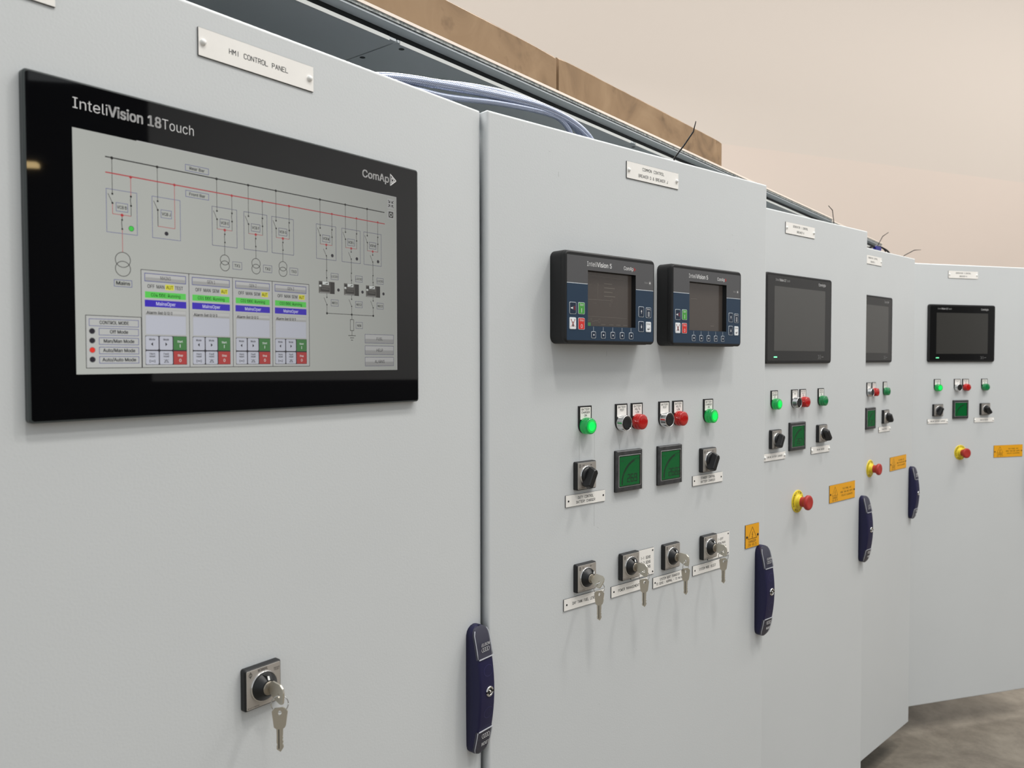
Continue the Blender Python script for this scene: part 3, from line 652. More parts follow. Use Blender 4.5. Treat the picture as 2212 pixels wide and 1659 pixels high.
key_switch('key switch above the DAY TANK FUEL LEVEL label', 'two steel keys above the DAY TANK FUEL LEVEL label, leftmost of four sets', 2, 210, 747.5, [('2h', -9, 16, 2.6, 3.6), ('8h', 9, 17, 2.6, 3.6)], 'b', turn=R(38), yaw=-.45)
key_switch('key switch above the POWER MANAGEMENT label', 'two steel keys over the POWER MANAGEMENT label', 2, 323, 747.5, [('2', -1, 17.5, 2.8, 2.2), ('1', -19.5, -1, 2.6, 1.2), ('3', 17, 12, 2.8, 2.2)], 'c', off=1.7, yaw=-.55)
key_switch('key switch above the SYSTEM BORT TRANSFER label', 'two steel keys over the SYSTEM BORT TRANSFER label', 2, 446, 750.5, [('1', -9, 14, 2.8, 1.3), ('0', 1, 17.5, 2.8, 2), ('2', 10, 14.5, 2.8, 2)], 'd', yaw=-.45, twist=.5)
key_switch('key switch above the SYSTEM MODE SELECT label, beside the DANGER 230 VOLTS sign', 'two steel keys beside the SYSTEM MODE SELECT label, at right', 2, 566.3, 751.5, [('2', -1, 17.5, 2.8, 2.2), ('1', -10, 13, 2.6, 1.2), ('3', 10, 14.5, 2.8, 2.2)], 'e', off=1.7, yaw=-.5, twist=-.4)

# ------------------------------------------------------------------ panel meters
SEG7 = {'2': 'abged', '6': 'afgedc', '8': 'abcdefg', '9': 'abcdfg', '7': 'abc', '1': 'bc', '.': ''}
def digits(m, s, x, z, h, y):
    w_ = h*.48; t = h*.15
    for ch in s:
        if ch == '.': m.m('meter_seg').rect(x-.9, z, x-.1, z+.9, y); continue
        pts = {'a': ((x, z+h), (x+w_, z+h)), 'g': ((x, z+h/2), (x+w_, z+h/2)), 'd': ((x, z), (x+w_, z)), 'f': ((x, z+h/2), (x, z+h)), 'b': ((x+w_, z+h/2), (x+w_, z+h)), 'e': ((x, z), (x, z+h/2)), 'c': ((x+w_, z), (x+w_, z+h/2))}
        for c_ in SEG7[ch]: m.m('meter_seg').seg(*pts[c_], t, y, .2)
        x += w_*1.55
def meter(label, d, u, v, val, wd, film):
    t = on('panel_meter', label, 'meter', d, u, v, 'square green-lit panel meters')
    h2 = 37; w2 = wd/2
    part('case', 'mcase%g' % wd, lambda m: (m.m('black_plastic').slab(-w2, w2, -h2, h2, 1.4, [(0, 0), (-3.5, 0)], 3), m.m('meter_case').slab(-w2, w2, -h2, h2, 1.4, [(-3.5, 0), (-6, .5), (-7, 1.8)], 3)), t, 'dark bezel')
    def dsp(m):
        a = wd*.365; m.m('meter_line').slab(-a-4.4, a+4.2, -28.3, 28.3, 1.5, [(-6.9, 0), (-7.25, .2)], 3); m.m('black_gloss').slab(-a-3.7, a+3.5, -27.6, 27.6, 1.2, [(-7, 0), (-7.35, .1)], 3)
        m.m('meter_green').rect(-a-2.4, -26, a-.2, 26, -7.42); y = -7.5
        m.m('meter_seg'); cx, cz, rr = a-1, -22., 44.
        for i in range(26):
            a0 = R(182-3.6*i); wdt = 4.4 if 8 < i < 21 else (3.4 if i <= 8 else 1); n_ = (math.cos(a0)*(2*a-3)/44., math.sin(a0))
            a1 = R(182-3.6*(i+.86)); n2 = (math.cos(a1)*(2*a-3)/44., math.sin(a1)); q = 1-wdt/44
            m.ngon([(cx+n_[0]*rr, cz+n_[1]*rr), (cx+n2[0]*rr, cz+n2[1]*rr), (cx+n2[0]*rr*q, cz+n2[1]*rr*q), (cx+n_[0]*rr*q, cz+n_[1]*rr*q)], y)
        digits(m, val, -7.5, -20, 13, y); m.rect(-a+2, 18, -a+8, 19.2, y); m.rect(a-6, 17, a-3, 18.5, y)
    part('display', 'mdsp'+val+str(wd), dsp, t, 'green backlit display')
    if film:
        def fl(m):
            n = 8; rs = []
            P = []; rnd = random.Random(film)
            for i in range(n+1):
                for j in range(n+1):
                    e = (i in (0, n)) or (j in (0, n)); P.append((-w2+1+(wd-1)*i/n, -7.9-(rnd.uniform(0, 2.2) if film > 1 or e else rnd.uniform(0, .7)), -h2-(1.5 if film > 1 else 0)+(2*h2+1)*j/n))
            k = m.m('film').add(P)
            for i in range(n):
                for j in range(n): m.face((k+i*(n+1)+j, k+(i+1)*(n+1)+j, k+(i+1)*(n+1)+j+1, k+i*(n+1)+j+1), True)
        part('protective_film', 'film%d%g' % (film, wd), fl, t, 'clear crinkled protective film')
meter('green panel meter reading 26.9 with crinkled film, left of its twin', 2, 323.4, 575.7, '26.9', 71, 2)
meter('green panel meter reading 26.82 above the keys', 2, 442.2, 576, '26.82', 71, 1)
meter('green panel meter with peeling film on the middle door', 3, 381, 578.3, '26.7', 78, 3)
meter('green panel meter partly hidden behind the middle door\'s edge', 4, 381, 578.3, '26.7', 78, 2)
meter('square green panel meter on the far right door', 5, 386, 577.8, '', 76, 0)

# ------------------------------------------------------------------ emergency stops
def estop(label, d):
    t = on('emergency_stop', label, 'emergency stop', d, 391, 752, 'red mushroom emergency stop buttons')
    def base(m):
        m.m('stop_yellow').lathe(0, 0, [(30, 0), (30, -1.4), (29, -2), (19, -2.2), (16, -4), (15.4, -7), (14.5, -12), (14, -13)], 48)
        m.m('engraving')
        for s, a0 in (('EMERGENCY STOP', 205), ('EMERGENCY STOP', 25)):
            for i, ch in enumerate(s):
                a = R(a0-i*11.6); ca, sa = math.cos(a), math.sin(a)
                for pl in G[ch]:
                    pts = []
                    for px, pz in pl: rr = 22+pz*.83; tt = (px-2)*.7; pts.append((rr*ca+tt*sa, rr*sa-tt*ca))
                    m.poly(pts, .85, -2.35)
    part('collar', 'esb', base, t, 'yellow disc lettered EMERGENCY STOP')
    part('mushroom_head', 'esh', lambda m: m.m('stop_red').lathe(0, 0, [(13.2, -12), (13.2, -19), (14.2, -23), (17.6, -25.5), (19.4, -27.5), (19.8, -30.5), (19.2, -33.5), (17.6, -35), (12, -35.6), (11, -35.4), (.4, -35.2)], 44), t, 'red button head')
estop('red mushroom emergency stop on a yellow disc on the middle door', 3)
estop('red mushroom emergency stop half hidden behind the middle door\'s edge', 4)
estop('red mushroom emergency stop on a yellow disc on the far right door', 5)

# ------------------------------------------------------------------ small blue-faced controllers
def logo_tri(m, x, z, s, y, mt):
    m.m(mt).poly([(x, z+s), (x, z-s), (x+1.5*s, z), (x, z+s), (x, z-s)], s*.17, y); m.poly([(x+.42*s, z+.42*s), (x+.9*s, z), (x+.35*s, z-.45*s), (x+.42*s, z+.42*s)], s*.14, y)
def controller(label, d, u, v, lit):
    t = on('generator_controller', label, 'controller', d, u, v, 'blue-faced controllers side by side')
    W, H = 113, 74.5; F = -35.
    def house(m):
        m.m('soft_black').slab(-W+1, W-1, -H-.5, H+1.5, 12, [(0, 0), (-24, 0), (-26, .6)], 6)
        m.slab(-W, W, -H, H, 9, [(-26, 1.2), (-27, .2), (F+2.5, 0), (F+.8, .9), (F, 2.6)], 6, cap1=False)
        # front land round the faceplate and the recess of the display
        x0, x1, z0, z1 = -60, 60.5, -46, 45.5
        rs = []
        for a0, a1, b0, b1, q in ((-W+2.6, W-2.6, -H+2.6, H-2.6, 6.4), (-60, 60.5, -46, 45.2, .2)):
            P = []
            for cx, cz, st in ((a1-q, b1-q, 0), (a0+q, b1-q, 90), (a0+q, b0+q, 180), (a1-q, b0+q, 270)):
                for i in range(7): t_ = R(st+15*i); P.append((cx+q*math.cos(t_), F, cz+q*math.sin(t_)))
            rs.append(P)
        m.rings(rs, False, False)
    part('housing', 'chouse', house, t, 'black moulded housing with rounded corners')
    X0, X1, Z0, Z1 = -108.6, 108.6, -69.5, 67.3; sx0, sx1, sz0, sz1 = -60., 60.5, -46., 45.2; y = F-.2; ln = 22.5
    def face(m):
        m.m('face_grey').rect(X0, ln, sx0, Z1, y).rect(sx1, ln-2, X1, Z1, y).rect(sx0, sz1, sx1, Z1, y)
        m.m('face_navy').rect(X0, Z0, sx0, ln, y).rect(sx1, Z0, X1, ln-2, y).rect(sx0, Z0, sx1, sz0, y)
        m.m('face_line').rect(X0, ln-.5, sx0-.6, ln+.5, y-.05).rect(sx1+.6, ln-2.5, X1, ln-1.5, y-.05)
        text(m, 'Inteli', -62, 52, 7.6, y-.05, 'logo_white', w=23, bold=-.006); text(m, 'Vision 5', -38.2, 52, 7.6, y-.05, 'logo_white', w=36.5, bold=.022)
        text(m, 'ComAp', 29, 52, 6.4, y-.05, 'logo_white', w=25, bold=.012); logo_tri(m, 55.8, 54.8, 3.2, y-.05, 'logo_red')
        text(m, 'Status', 84, 32.5, 3.2, y-.05, 'logo_grey', w=9.5); m.m('logo_grey').annulus(99, 33.8, 3.2, 3.2, .6, y-.05); m.m('logo_white').disc(99, 33.8, 1.6, y-.05, 10)
        m.m('black_plastic')
        k = m.add([(sx0, y, sz0), (sx1, y, sz0), (sx1, y, sz1), (sx0, y, sz1), (sx0+1, y+9, sz0+1), (sx1-1, y+9, sz0+1), (sx1-1, y+9, sz1-1), (sx0+1, y+9, sz1-1)])
        for i in range(4): j = (i+1) % 4; m.face((k+i, k+j, k+4+j, k+4+i))
        for i in range(5): m.m('face_line').seg((-46.5+23.7*i, -47), (-46.5+23.7*i, -54.2), .6, y-.05)
    part('faceplate', 'cface', face, t, 'grey and navy printed faceplate')
    def disp(m):
        m.m('lcd_dark').rect(sx0+.5, sz0+.5, sx1-.5, sz1-.5, y+8.9); yy = y+8.8
        if lit:
            m.m('lcd_mark').seg((-56, -1), (8, -1), .8, yy).seg((-27, -1), (-27, 28), .8, yy).seg((-58, 39), (42, 37), .6, yy).seg((-58, -29), (48, -30), .6, yy)
            m.annulus(8, -1, 3, 3, .6, yy).annulus(4, -8.5, 2.6, 2.6, .6, yy); m.poly([(-27, 28), (-25, 23)], .8, yy)
            for i in range(4): m.rect(-11, 26-7*i, 9+(i*7) % 13, 27.6-7*i, yy)
            for q in ((-33, 30, 'I'), (-45, 22, 'I'), (-34, -8, 'I')): text(m, '0 kW', q[0]-4, q[1], 2.6, yy, 'lcd_mark')
            m.m('lcd_mark').poly([(-55, -36), (-46, -36), (-43, -32), (-40, -38), (-33, -36), (-26, -36)], .7, yy); m.annulus(-23, -36, 3, 3, .6, yy)
            m.m('lcd_green_mark').rect(-58, -45, -44, -39.5, yy)
            m.m('lcd_mark')
            for q in (-18, 2, 20, 38): m.rect(q, -42.5, q+11, -41.5, yy)
        else:
            m.m('lcd_mark').rect(-44, 14, -24, 14.8, yy).rect(20, -36, 32, -35, yy)
    part('display', 'cdsp%d' % lit, disp, t, 'dim grey recessed screen' if not lit else 'dim grey recessed screen showing a faint mimic')
    def key(x, z, w_, h_, mt, fn, edge='face_line'):
        def f(m):
            m.m(edge).slab(-w_/2, w_/2, -h_/2, h_/2, 2.2, [(0, 0), (-.5, .1)], 3); m.m(mt).slab(-w_/2+.8, w_/2-.8, -h_/2+.8, h_/2-.8, 1.7, [(-.4, 0), (-.85, .15)], 3); fn(m)
        part('button', 'ck%g_%g' % (x, z), f, t, {'key_green': 'green start button', 'key_red': 'red stop button', 'key_white': 'white button'}.get(mt), loc=(x/1000, (y-.05)/1000, z/1000))
    Y = -.92
    def horn(m): m.m('logo_white').ngon([(-5, 1), (-2, 1), (0, 2.4), (0, -2.4), (-2, -1), (-5, -1)], Y); m.m('logo_red').annulus(0, 0, 3.4, 3.4, .5, Y, 10, -50, 50).annulus(0, 0, 5, 5, .5, Y, 10, -50, 50)
    def mute(m): m.m('engraving').poly([(-4, 7), (0, -6), (4, 7)], .7, Y); m.poly([(-2.4, 2), (2.4, 2)], .7, Y); m.ngon([(-2, -5), (2, -5), (0, -1)], Y); m.m('logo_red').poly([(-5, 6), (5, -6)], .8, Y).poly([(5, 6), (-5, -6)], .8, Y)
    for x, z, mt, fn in ((-95.5, -24.5, 'key_navy', horn), (-75.5, -24.2, 'key_green', lambda m: (text(m, 'Start', 0, 4, 3.6, Y, 'logo_white', w=9, al='c'), m.m('logo_white').rect(-.6, -7, .6, 0, Y))),
                         (-95.5, -49, 'key_white', mute), (-75.5, -49.2, 'key_red', lambda m: (text(m, 'Stop', 0, 4, 3.6, Y, 'logo_white', w=9, al='c'), text(m, '0', 0, -7, 6, Y, 'logo_white', al='c')))): key(x, z+6.5, 15.5, 19.5, mt, fn)
    ar = lambda s: (lambda m: m.m('logo_white').ngon([(-2, 0), (2, 0), (0, 3.6*s)] if s > 0 else [(-2, 0), (0, -3.6), (2, 0)], Y).rect(-.5, -3.4 if s > 0 else 0, .5, 0 if s > 0 else 3.4, Y))
    def menu(m):
        text(m, 'Menu', 0, 4.4, 3, Y, 'logo_white', w=9, al='c'); m.m('logo_white')
        for i in range(4): m.rect(-2.6, -6.4+2.3*i, 2.6, -5.4+2.3*i, Y)
    def enter(m): text(m, 'Enter', 0, 3.6, 3.2, Y, 'engraving', w=10, al='c'); m.m('engraving').poly([(3, -1), (3, -4), (-1, -4)], .9, Y).ngon([(-3.6, -4), (-.6, -6.4), (-.6, -1.6)], Y)
    for x, z, mt, fn in ((75.2, -17.5, 'key_navy', ar(1)), (95, -18.5, 'key_navy', menu), (75.2, -43.3, 'key_navy', ar(-1)), (95, -43.6, 'key_white', enter)): key(x, z, 14.5, 18.5, mt, fn)
    for i in range(5): key(-46.5+23.7*i, -60.2, 11, 11.5, 'key_navy', lambda m: m.m('logo_white').disc(0, 0, 1.5, Y, 10))
controller('left blue-faced controller with a faint mimic on its dim screen', 2, 243, 276, 1)
controller('right blue-faced controller with an almost blank dim screen', 2, 518.2, 276.4, 0)

# ------------------------------------------------------------------ 12 inch touch panels
def touch(label, d):
    t = on('touch_panel', label, 'touch panel', d, 384.7, 273.5, 'dark wide touch panels')
    W, H = 168, 114
    part('frame', 'tframe', lambda m: m.m('soft_black').slab(-W, W, -H, H, 9, [(0, 0), (-5, 0), (-6.6, .7), (-7.4, 2)], 6), t, 'black rounded frame')
    def gl(m):
        m.m('touch_glass').slab(-W+7, W-7, -H+6.5, H-6.5, 5, [(-7.4, 0), (-7.9, .3)], 5); y = -8
        text(m, 'Inteli', -125, 94, 6, y, 'logo_grey', w=18, bold=-.004); text(m, 'Vision 12', -106, 94, 6, y, 'logo_white', w=30, bold=.03); text(m, 'Touch', -75, 94, 6, y, 'logo_grey', w=19)
        text(m, 'ComAp', 93, 93, 7.5, y, 'logo_white', w=31, bold=.02); logo_tri(m, 125.5, 96, 4.2, y, 'logo_white')
        m.m('logo_grey').poly([(94, -103), (98, -99), (98, -95), (94, -91)], .8, y).poly([(102, -103), (102, -91)], .8, y).poly([(108, -103), (108, -91)], .8, y).poly([(113, -97), (123, -97)], 1, y)
    part('glass', 'tglass', gl, t, 'glossy black bezel glass')
    part('display', 'tdsp', lambda m: m.m('touch_screen').rect(-130, -81.5, 130, 81, -8.02), t, 'blank grey screen')
    part('status_light', 'tled', lambda m: m.m('led_green').slab(-131, -115, -99, -96, 1.2, [(-7.9, 0), (-8.15, .2)], 3), t, 'tiny green light')
touch('dark blank touch panel on the middle door, its left side hidden', 3)
touch('dark blank touch panel showing only its right half behind the middle door', 4)
touch('dark blank touch panel fully visible on the far right door', 5)

# ------------------------------------------------------------------ the large lit operator panel
SW, SH = 407., 229.5
big = on('operator_panel', 'large black glass operator panel with a lit mimic diagram of breakers and mains', 'operator panel', 1, 150.8, 117.5)
FW, FH = 489.5, 317.
part('frame', None, lambda m: m.m('edge_grey').slab(0, FW, -FH, 0, 4, [(0, 0), (-7, 0), (-7.8, .4), (-8, 1.2)], 5), big, 'grey-green metal edge')
SX, SZ = 40.9, -43.6           # screen's top left inside the frame
def bigglass(m):
    m.m('black_gloss').slab(1.8, FW-1.8, -FH+1.8, -1.8, 3, [(-7.9, 0), (-8.3, .3)], 5); y = -8.36
    text(m, 'Inteli', 41.8, -25.6, 10.2, y, 'logo_white', w=31.5, bold=-.010)
    text(m, 'Vision 18', 74, -25.6, 10.2, y, 'logo_white', w=52.5, bold=.028)
    text(m, 'Touch', 127.5, -25.6, 10.2, y, 'logo_white', w=34, bold=-.010)
    text(m, 'ComAp', 390.5, -26.3, 9.4, y, 'logo_white', w=45.5, bold=.022)
    m.m('logo_white').poly([(438.5, -14.6), (438.5, -29), (448.5, -21.8), (438.5, -14.6), (438.5, -29)], 1.5, y); m.poly([(441, -18.6), (445.2, -22), (440.2, -25.6), (441, -18.6)], 1, y)
part('glass', None, bigglass, big, 'glossy black glass bezel')
def bigscreen(m):
    Y0 = -8.36
    L = [Y0-.04*i for i in range(6)]
    def P(x, z): return (SX+x, SZ-z)
    def ln(mt, w_, *pts, l=2): m.m(mt).poly([P(*p) for p in pts], w_, L[l])
    def box(mt, x0, z0, x1, z1, w_=.5, l=2): a, b_ = P(x0, z0); c_, d_ = P(x1, z1); m.m(mt).frame(a, b_, c_, d_, w_, L[l])
    def fill(mt, x0, z0, x1, z1, l=1): a, b_ = P(x0, z0); c_, d_ = P(x1, z1); m.m(mt).rect(a, d_, c_, b_, L[l])
    def dot(mt, x, z, r, l=3, n=16): a, b_ = P(x, z); m.m(mt).disc(a, b_, r, L[l], n)
    def tx(s, x, z, h, mt='l_txt', w=None, b=.02, al='c', l=4): a, b_ = P(x, z); text(m, s, a, b_, h, L[l], mt, w=w, bold=b, al=al)
    fill('l_bg', 0, 0, SW, SH, 0)
    # bus bars
    ln('l_black', 1.1, (29.7, 21.2), (386.5, 22.8)); ln('l_red', 1.1, (29.7, 36), (387, 37.7))
    box('l_blue', 110.5, 12.8, 137, 19.6); tx('Rear Bar', 123.7, 17.6, 3, w=17); box('l_blue', 110.5, 39.5, 136.8, 46.4); tx('Front Bar', 123.6, 44.4, 3, w=18)
    def vcb(x, s, kind, dark):
        z = 51.2+(x-29.7)*.0032
        col = 'l_blue' if not dark else 'l_navy'
        box(col, x, z, x+30, z+41.8, .45)
        ln('l_black', .5, (x+6, 21.2), (x+6, z+4.5)); dot('l_black', x+6, 21.3+.004*x, 1.4)
        dot('l_black', x+6, z+4.5, 1); ln('l_black', .5, (x+1.9, z+4.8), (x+6, z+13.3)); dot('l_black', x+6, z+13.3, 1)
        fx = x+23.9
        if kind == 'J':
            ln('l_black', .6, (x+6, z+13.3), (x+6, z+29.6)); ln('l_red', .5, (x+6, z+29.6), (fx, z+29.9), (fx, 36.5)); dot('l_red', fx, 36.5, 1.4); dot('l_dot', x+14.8, z+36, 2.1)
            bx = x+9; box('l_blue', bx, z+12.3, bx+11.6, z+20.6, .45); tx(s, bx+5.8, z+18, 3, w=9.4, b=.02); return
        ln('l_red' if dark is False else 'l_dot', .5, (fx, 36.6), (fx, z+4.4)); dot('l_red', fx, 36.6+.002*x, 1.4)
        dot('l_black', fx, z+4.4, 1); ln('l_black', .6, (fx, z+4.4), (fx-.5, z+8), (fx+.1, z+13.4)); dot('l_black', fx, z+13.4, 1); ln('l_black', .5, (fx, z+13.4), (fx, z+23.6))
        ln('l_red', .5, (x+6, z+23.6), (fx, z+23.6)); ln('l_black' if dark else 'l_red', .5, (x+6, z+13.3), (x+6, z+23.6)); dot('l_red', x+15, z+23.8, 1.5)
        ln('l_black', .5, (x+15, z+24.5), (x+15, z+28.3)); dot('l_black', x+15, z+28.3, .9)
        if kind == 'gen': ln('l_black', .5, (x+10.7, z+29.2), (x+15, z+37.2)); dot('l_dot', x+24.1, z+36, 2.1)
        else: ln('l_black', .6, (x+15, z+28.3), (x+14.5, z+31), (x+15, z+37.2))
        dot('l_black', x+15, z+37.2, .9)
        bx = x+9.2; box('l_blue' if not dark else 'l_navy', bx, z+12.1, bx+11.7, z+20.6, .45); tx(s, bx+5.85, z+17.9, 3, w=9.6, b=.02)
    vcb(29.7, 'VCB D', 'mains', False); dot('l_lgreen', 53.5, 86.9, 2.5); m.m('l_gtxt').annulus(SX+53.5, SZ-86.9, 2.7, 2.7, .4, L[4])
    vcb(74.6, 'VCB J', 'J', False)
    for x, s in ((140, 'VCB E'), (178.3, 'VCB F'), (214.2, 'VCB G')): vcb(x, s, 'tx', True)
    for x, s in ((276.5, 'VCB K'), (315.4, 'VCB L'), (351, 'VCB M')): vcb(x, s, 'gen', True)
    def circ(x, z, r): a, b_ = P(x, z); m.m('l_black').annulus(a, b_, r, r, .6, L[3])
    ln('l_red', .5, (44.7, 88.4), (44.7, 111)); circ(44.8, 118.3, 7.6); circ(44.8, 127, 7.6); box('l_blue', 35.9, 137.8, 53.5, 144.7); tx('Mains', 44.7, 142.8, 3.4, w=13.6, b=.03)
    for x, s in ((154.7, 'TX1'), (193.3, 'TX2'), (228.9, 'TX3')):
        ln('l_black', .5, (x, 88.6), (x, 102.4)); circ(x, 107.6, 5.7); circ(x, 114, 5.7)
        bx = x+9.2; box('l_navy', bx, 108.3, bx+11.6, 116.7, .4); tx(s, bx+5.8, 114, 3, w=7.2, b=.02)
    for i, x in enumerate((291.8, 330.5, 366.3)):
        n_ = str(i+1); ln('l_black', .6, (x, 88.9), (x, 107), (x-.5, 110), (x, 115.9), (x, 120.2)); dot('l_black', x, 107, .9); dot('l_black', x, 115.9, .9)
        box('l_navy', x+6.3, 109.4, x+18, 117.3, .4); tx('LGCB'+n_, x+12.1, 114.8, 2.8, w=10.6, b=.01)
        x0 = x-12; fill('l_dev', x0, 120.4, x0+24, 135, 1); fill('l_devd', x0+17.5, 120.4, x0+24, 135, 2); fill('l_white', x0+5.5, 120.7, x0+15, 124.4, 2); fill('l_devd', x0+1, 122, x0+5.5, 124.6, 2); fill('l_white', x0+.6, 125, x0+3.6, 127.2, 2)
        fill('l_grad', x0+1, 133.9, x0+16.5, 134.4, 2); fill('l_devd', x0+3, 128, x0+16, 132.2, 2); fill('l_dev', x0+4, 128.7, x0+15, 130.4, 3); m.m('l_dev').ngon([P(x0+8, 124), P(x0+13.5, 123.2), P(x0+13.5, 121.4)], L[3])
        dot('l_dot', x+17.9, 129.5, 2)
        ln('l_black', .5, (x, 135), (x, 139.6)); dot('l_black', x, 139.6, .9); ln('l_black', .5, (x-4.3, 140.1), (x, 148.6)); dot('l_black', x, 148.6, .9); ln('l_black', .5, (x, 148.6), (x, 159)); dot('l_black', x, 159, 1.4)
        box('l_navy', x+6.1, 141.8, x+17.8, 149.8, .4); tx('NEC'+n_, x+12, 147.2, 2.8, w=8.6, b=.02)
    ln('l_black', .6, (291.8, 159), (366.3, 159.1)); ln('l_black', .6, (330.7, 159), (330.7, 165.1)); box('l_black', 327.8, 165, 333.9, 179.4, .6); ln('l_black', .6, (330.7, 179.4), (330.7, 185.3))
    ln('l_black', .7, (324.9, 185.4), (336.6, 185.4)); ln('l_black', .7, (327.8, 188.3), (333.8, 188.3)); ln('l_black', .7, (329.2, 191.2), (332.3, 191.2)); box('l_navy', 337, 168.2, 348.3, 176.4, .4); tx('NER', 342.6, 173.8, 2.8, w=6.6, b=.02)
    for i, s in enumerate(('FUEL', 'HELP', 'ALARMS')):
        z = 183+14.75*i; fill('l_grad', 352, z, 401.6, z+11.5, 1); fill('l_gradd', 352.4, z+6, 401.2, z+11.1, 2); box('l_navy', 351.9, z, 401.7, z+11.6, .45); tx(s, 377, z+7.6, 3.8, w=(10.5, 11, 17)[i], b=0)
    fill('l_grad', 392.2, 3.6, 404.2, 16.4, 1); fill('l_grad', 392.2, 18.6, 404.2, 29.6, 1); fill('l_devd', 394.2, 20.2, 402.3, 28, 2); m.m('l_white').annulus(SX+398.2, SZ-24.2, 2.6, 2.6, .8, L[3])
    for sx in (-1, 1):
        for sz in (-1, 1): ln('l_txt', .9, (398.2+sx*4.6, 10+sz*4.4), (398.2+sx*1.6, 10+sz*1.5)); ln('l_txt', .8, (398.2+sx*1.6, 10+sz*4), (398.2+sx*1.6, 10+sz*1.5), (398.2+sx*4.2, 10+sz*1.5))
    # control mode block
    box('l_black', 8.7, 173.3, 62.3, 223.9, .6); fill('l_panel', 9.2, 173.8, 62, 223.4, 0+1)
    box('l_blue', 11.9, 176.6, 59.4, 183.7); tx('CONTROL MODE', 35.6, 181.6, 3.2, w=28, b=.03)
    for i, s in enumerate(('Off Mode', 'Man/Man Mode', 'Auto/Man Mode', 'Auto/Auto Mode')):
        z = 185.4+9*i; box('l_blue', 20.9, z, 59.3, z+6.9); tx(s, 40, z+4.9, 3.2, w=(17.5, 29.5, 31, 32.5)[i], b=.03); dot('l_lred' if i == 2 else 'l_dot', 14.7, z+3.1, 2.5)
        m.m('l_txt').annulus(SX+14.7, SZ-z-3.1, 2.8, 2.8, .25, L[4], 20)
    # four source blocks
    xs = (62.5, 112.9, 163.6, 214.1); tw = (50.4, 50.7, 50.5, 51.1)
    for i, x in enumerate(xs):
        box('l_black', x-.3, 125.7, x+tw[i]+.3, 223.8, .6); fill('l_panel', x, 126.2, x+tw[i], 223.4, 1)
        a, b_ = x+3.3, x+47.2
        fill('l_grad', a, 129, b_, 137.4, 2); fill('l_gradd', a+1, 133.2, b_-1, 136.6, 3); box('l_blue', a, 129, b_, 137.4, .7, l=3); tx(('MAINS', 'GEN 1', 'GEN 2', 'GEN 3')[i], (a+b_)/2, 134.6, 3.4, w=(11, 9.2, 9.2, 9.2)[i], b=0)
        if i == 0: fill('l_yellow', x+24.8, 139.2, x+34, 144.8, 2); wd = (('OFF', 9.9, 7.3), ('MAN', 19.7, 8.2), ('AUT', 29.4, 7.4), ('TEST', 39.4, 8.8))
        else: fill('l_yellow', x+36.3, 139.2, x+44.8, 144.8, 2); wd = (('OFF', 10.6, 7.2), ('MAN', 20.4, 8.2), ('SEM', 30.4, 7.8), ('AUT', 40.5, 7.2))
        for s, xx, ww in wd: tx(s, x+xx, 143.8, 3.6, w=ww, b=.016)
        fill('l_green', a, 147, b_, 154, 2); box('l_grad', a, 147, b_, 154, .35, l=3); tx('C0%d DDE: Running' % (4, 1, 2, 3)[i], (a+b_)/2, 152.1, 3.2, 'l_gtxt', w=31, b=.016)
        fill('l_indigo', a, 155.7, b_, 162.6, 2); tx('MainsOper', (a+b_)/2, 160.8, 3.4, 'l_pale', w=20.5, b=.015)
        fill('l_btn', a+.5, 165.3, b_-.5, 190.4, 2); fill('l_grad', a+.8, 165.6, b_-.8, 171, 3); fill('l_gradd', a+.8, 168.8, b_-.8, 171, 3.5 if 0 else 3); box('l_gradd', a+.4, 165.3, b_-.4, 190.6, .3, l=4); box('l_grad', a+.4, 165.3, b_-.4, 190.6, .4, l=3); tx('Alarm list', a+1.6, 169.8, 3, w=17, b=.024, al='l'); tx('0/ 0/ 0', a+19.6, 169.8, 3, w=9, b=.024, al='l')
        fill('l_dot', a, 191.5, b_, 220.9, 2)
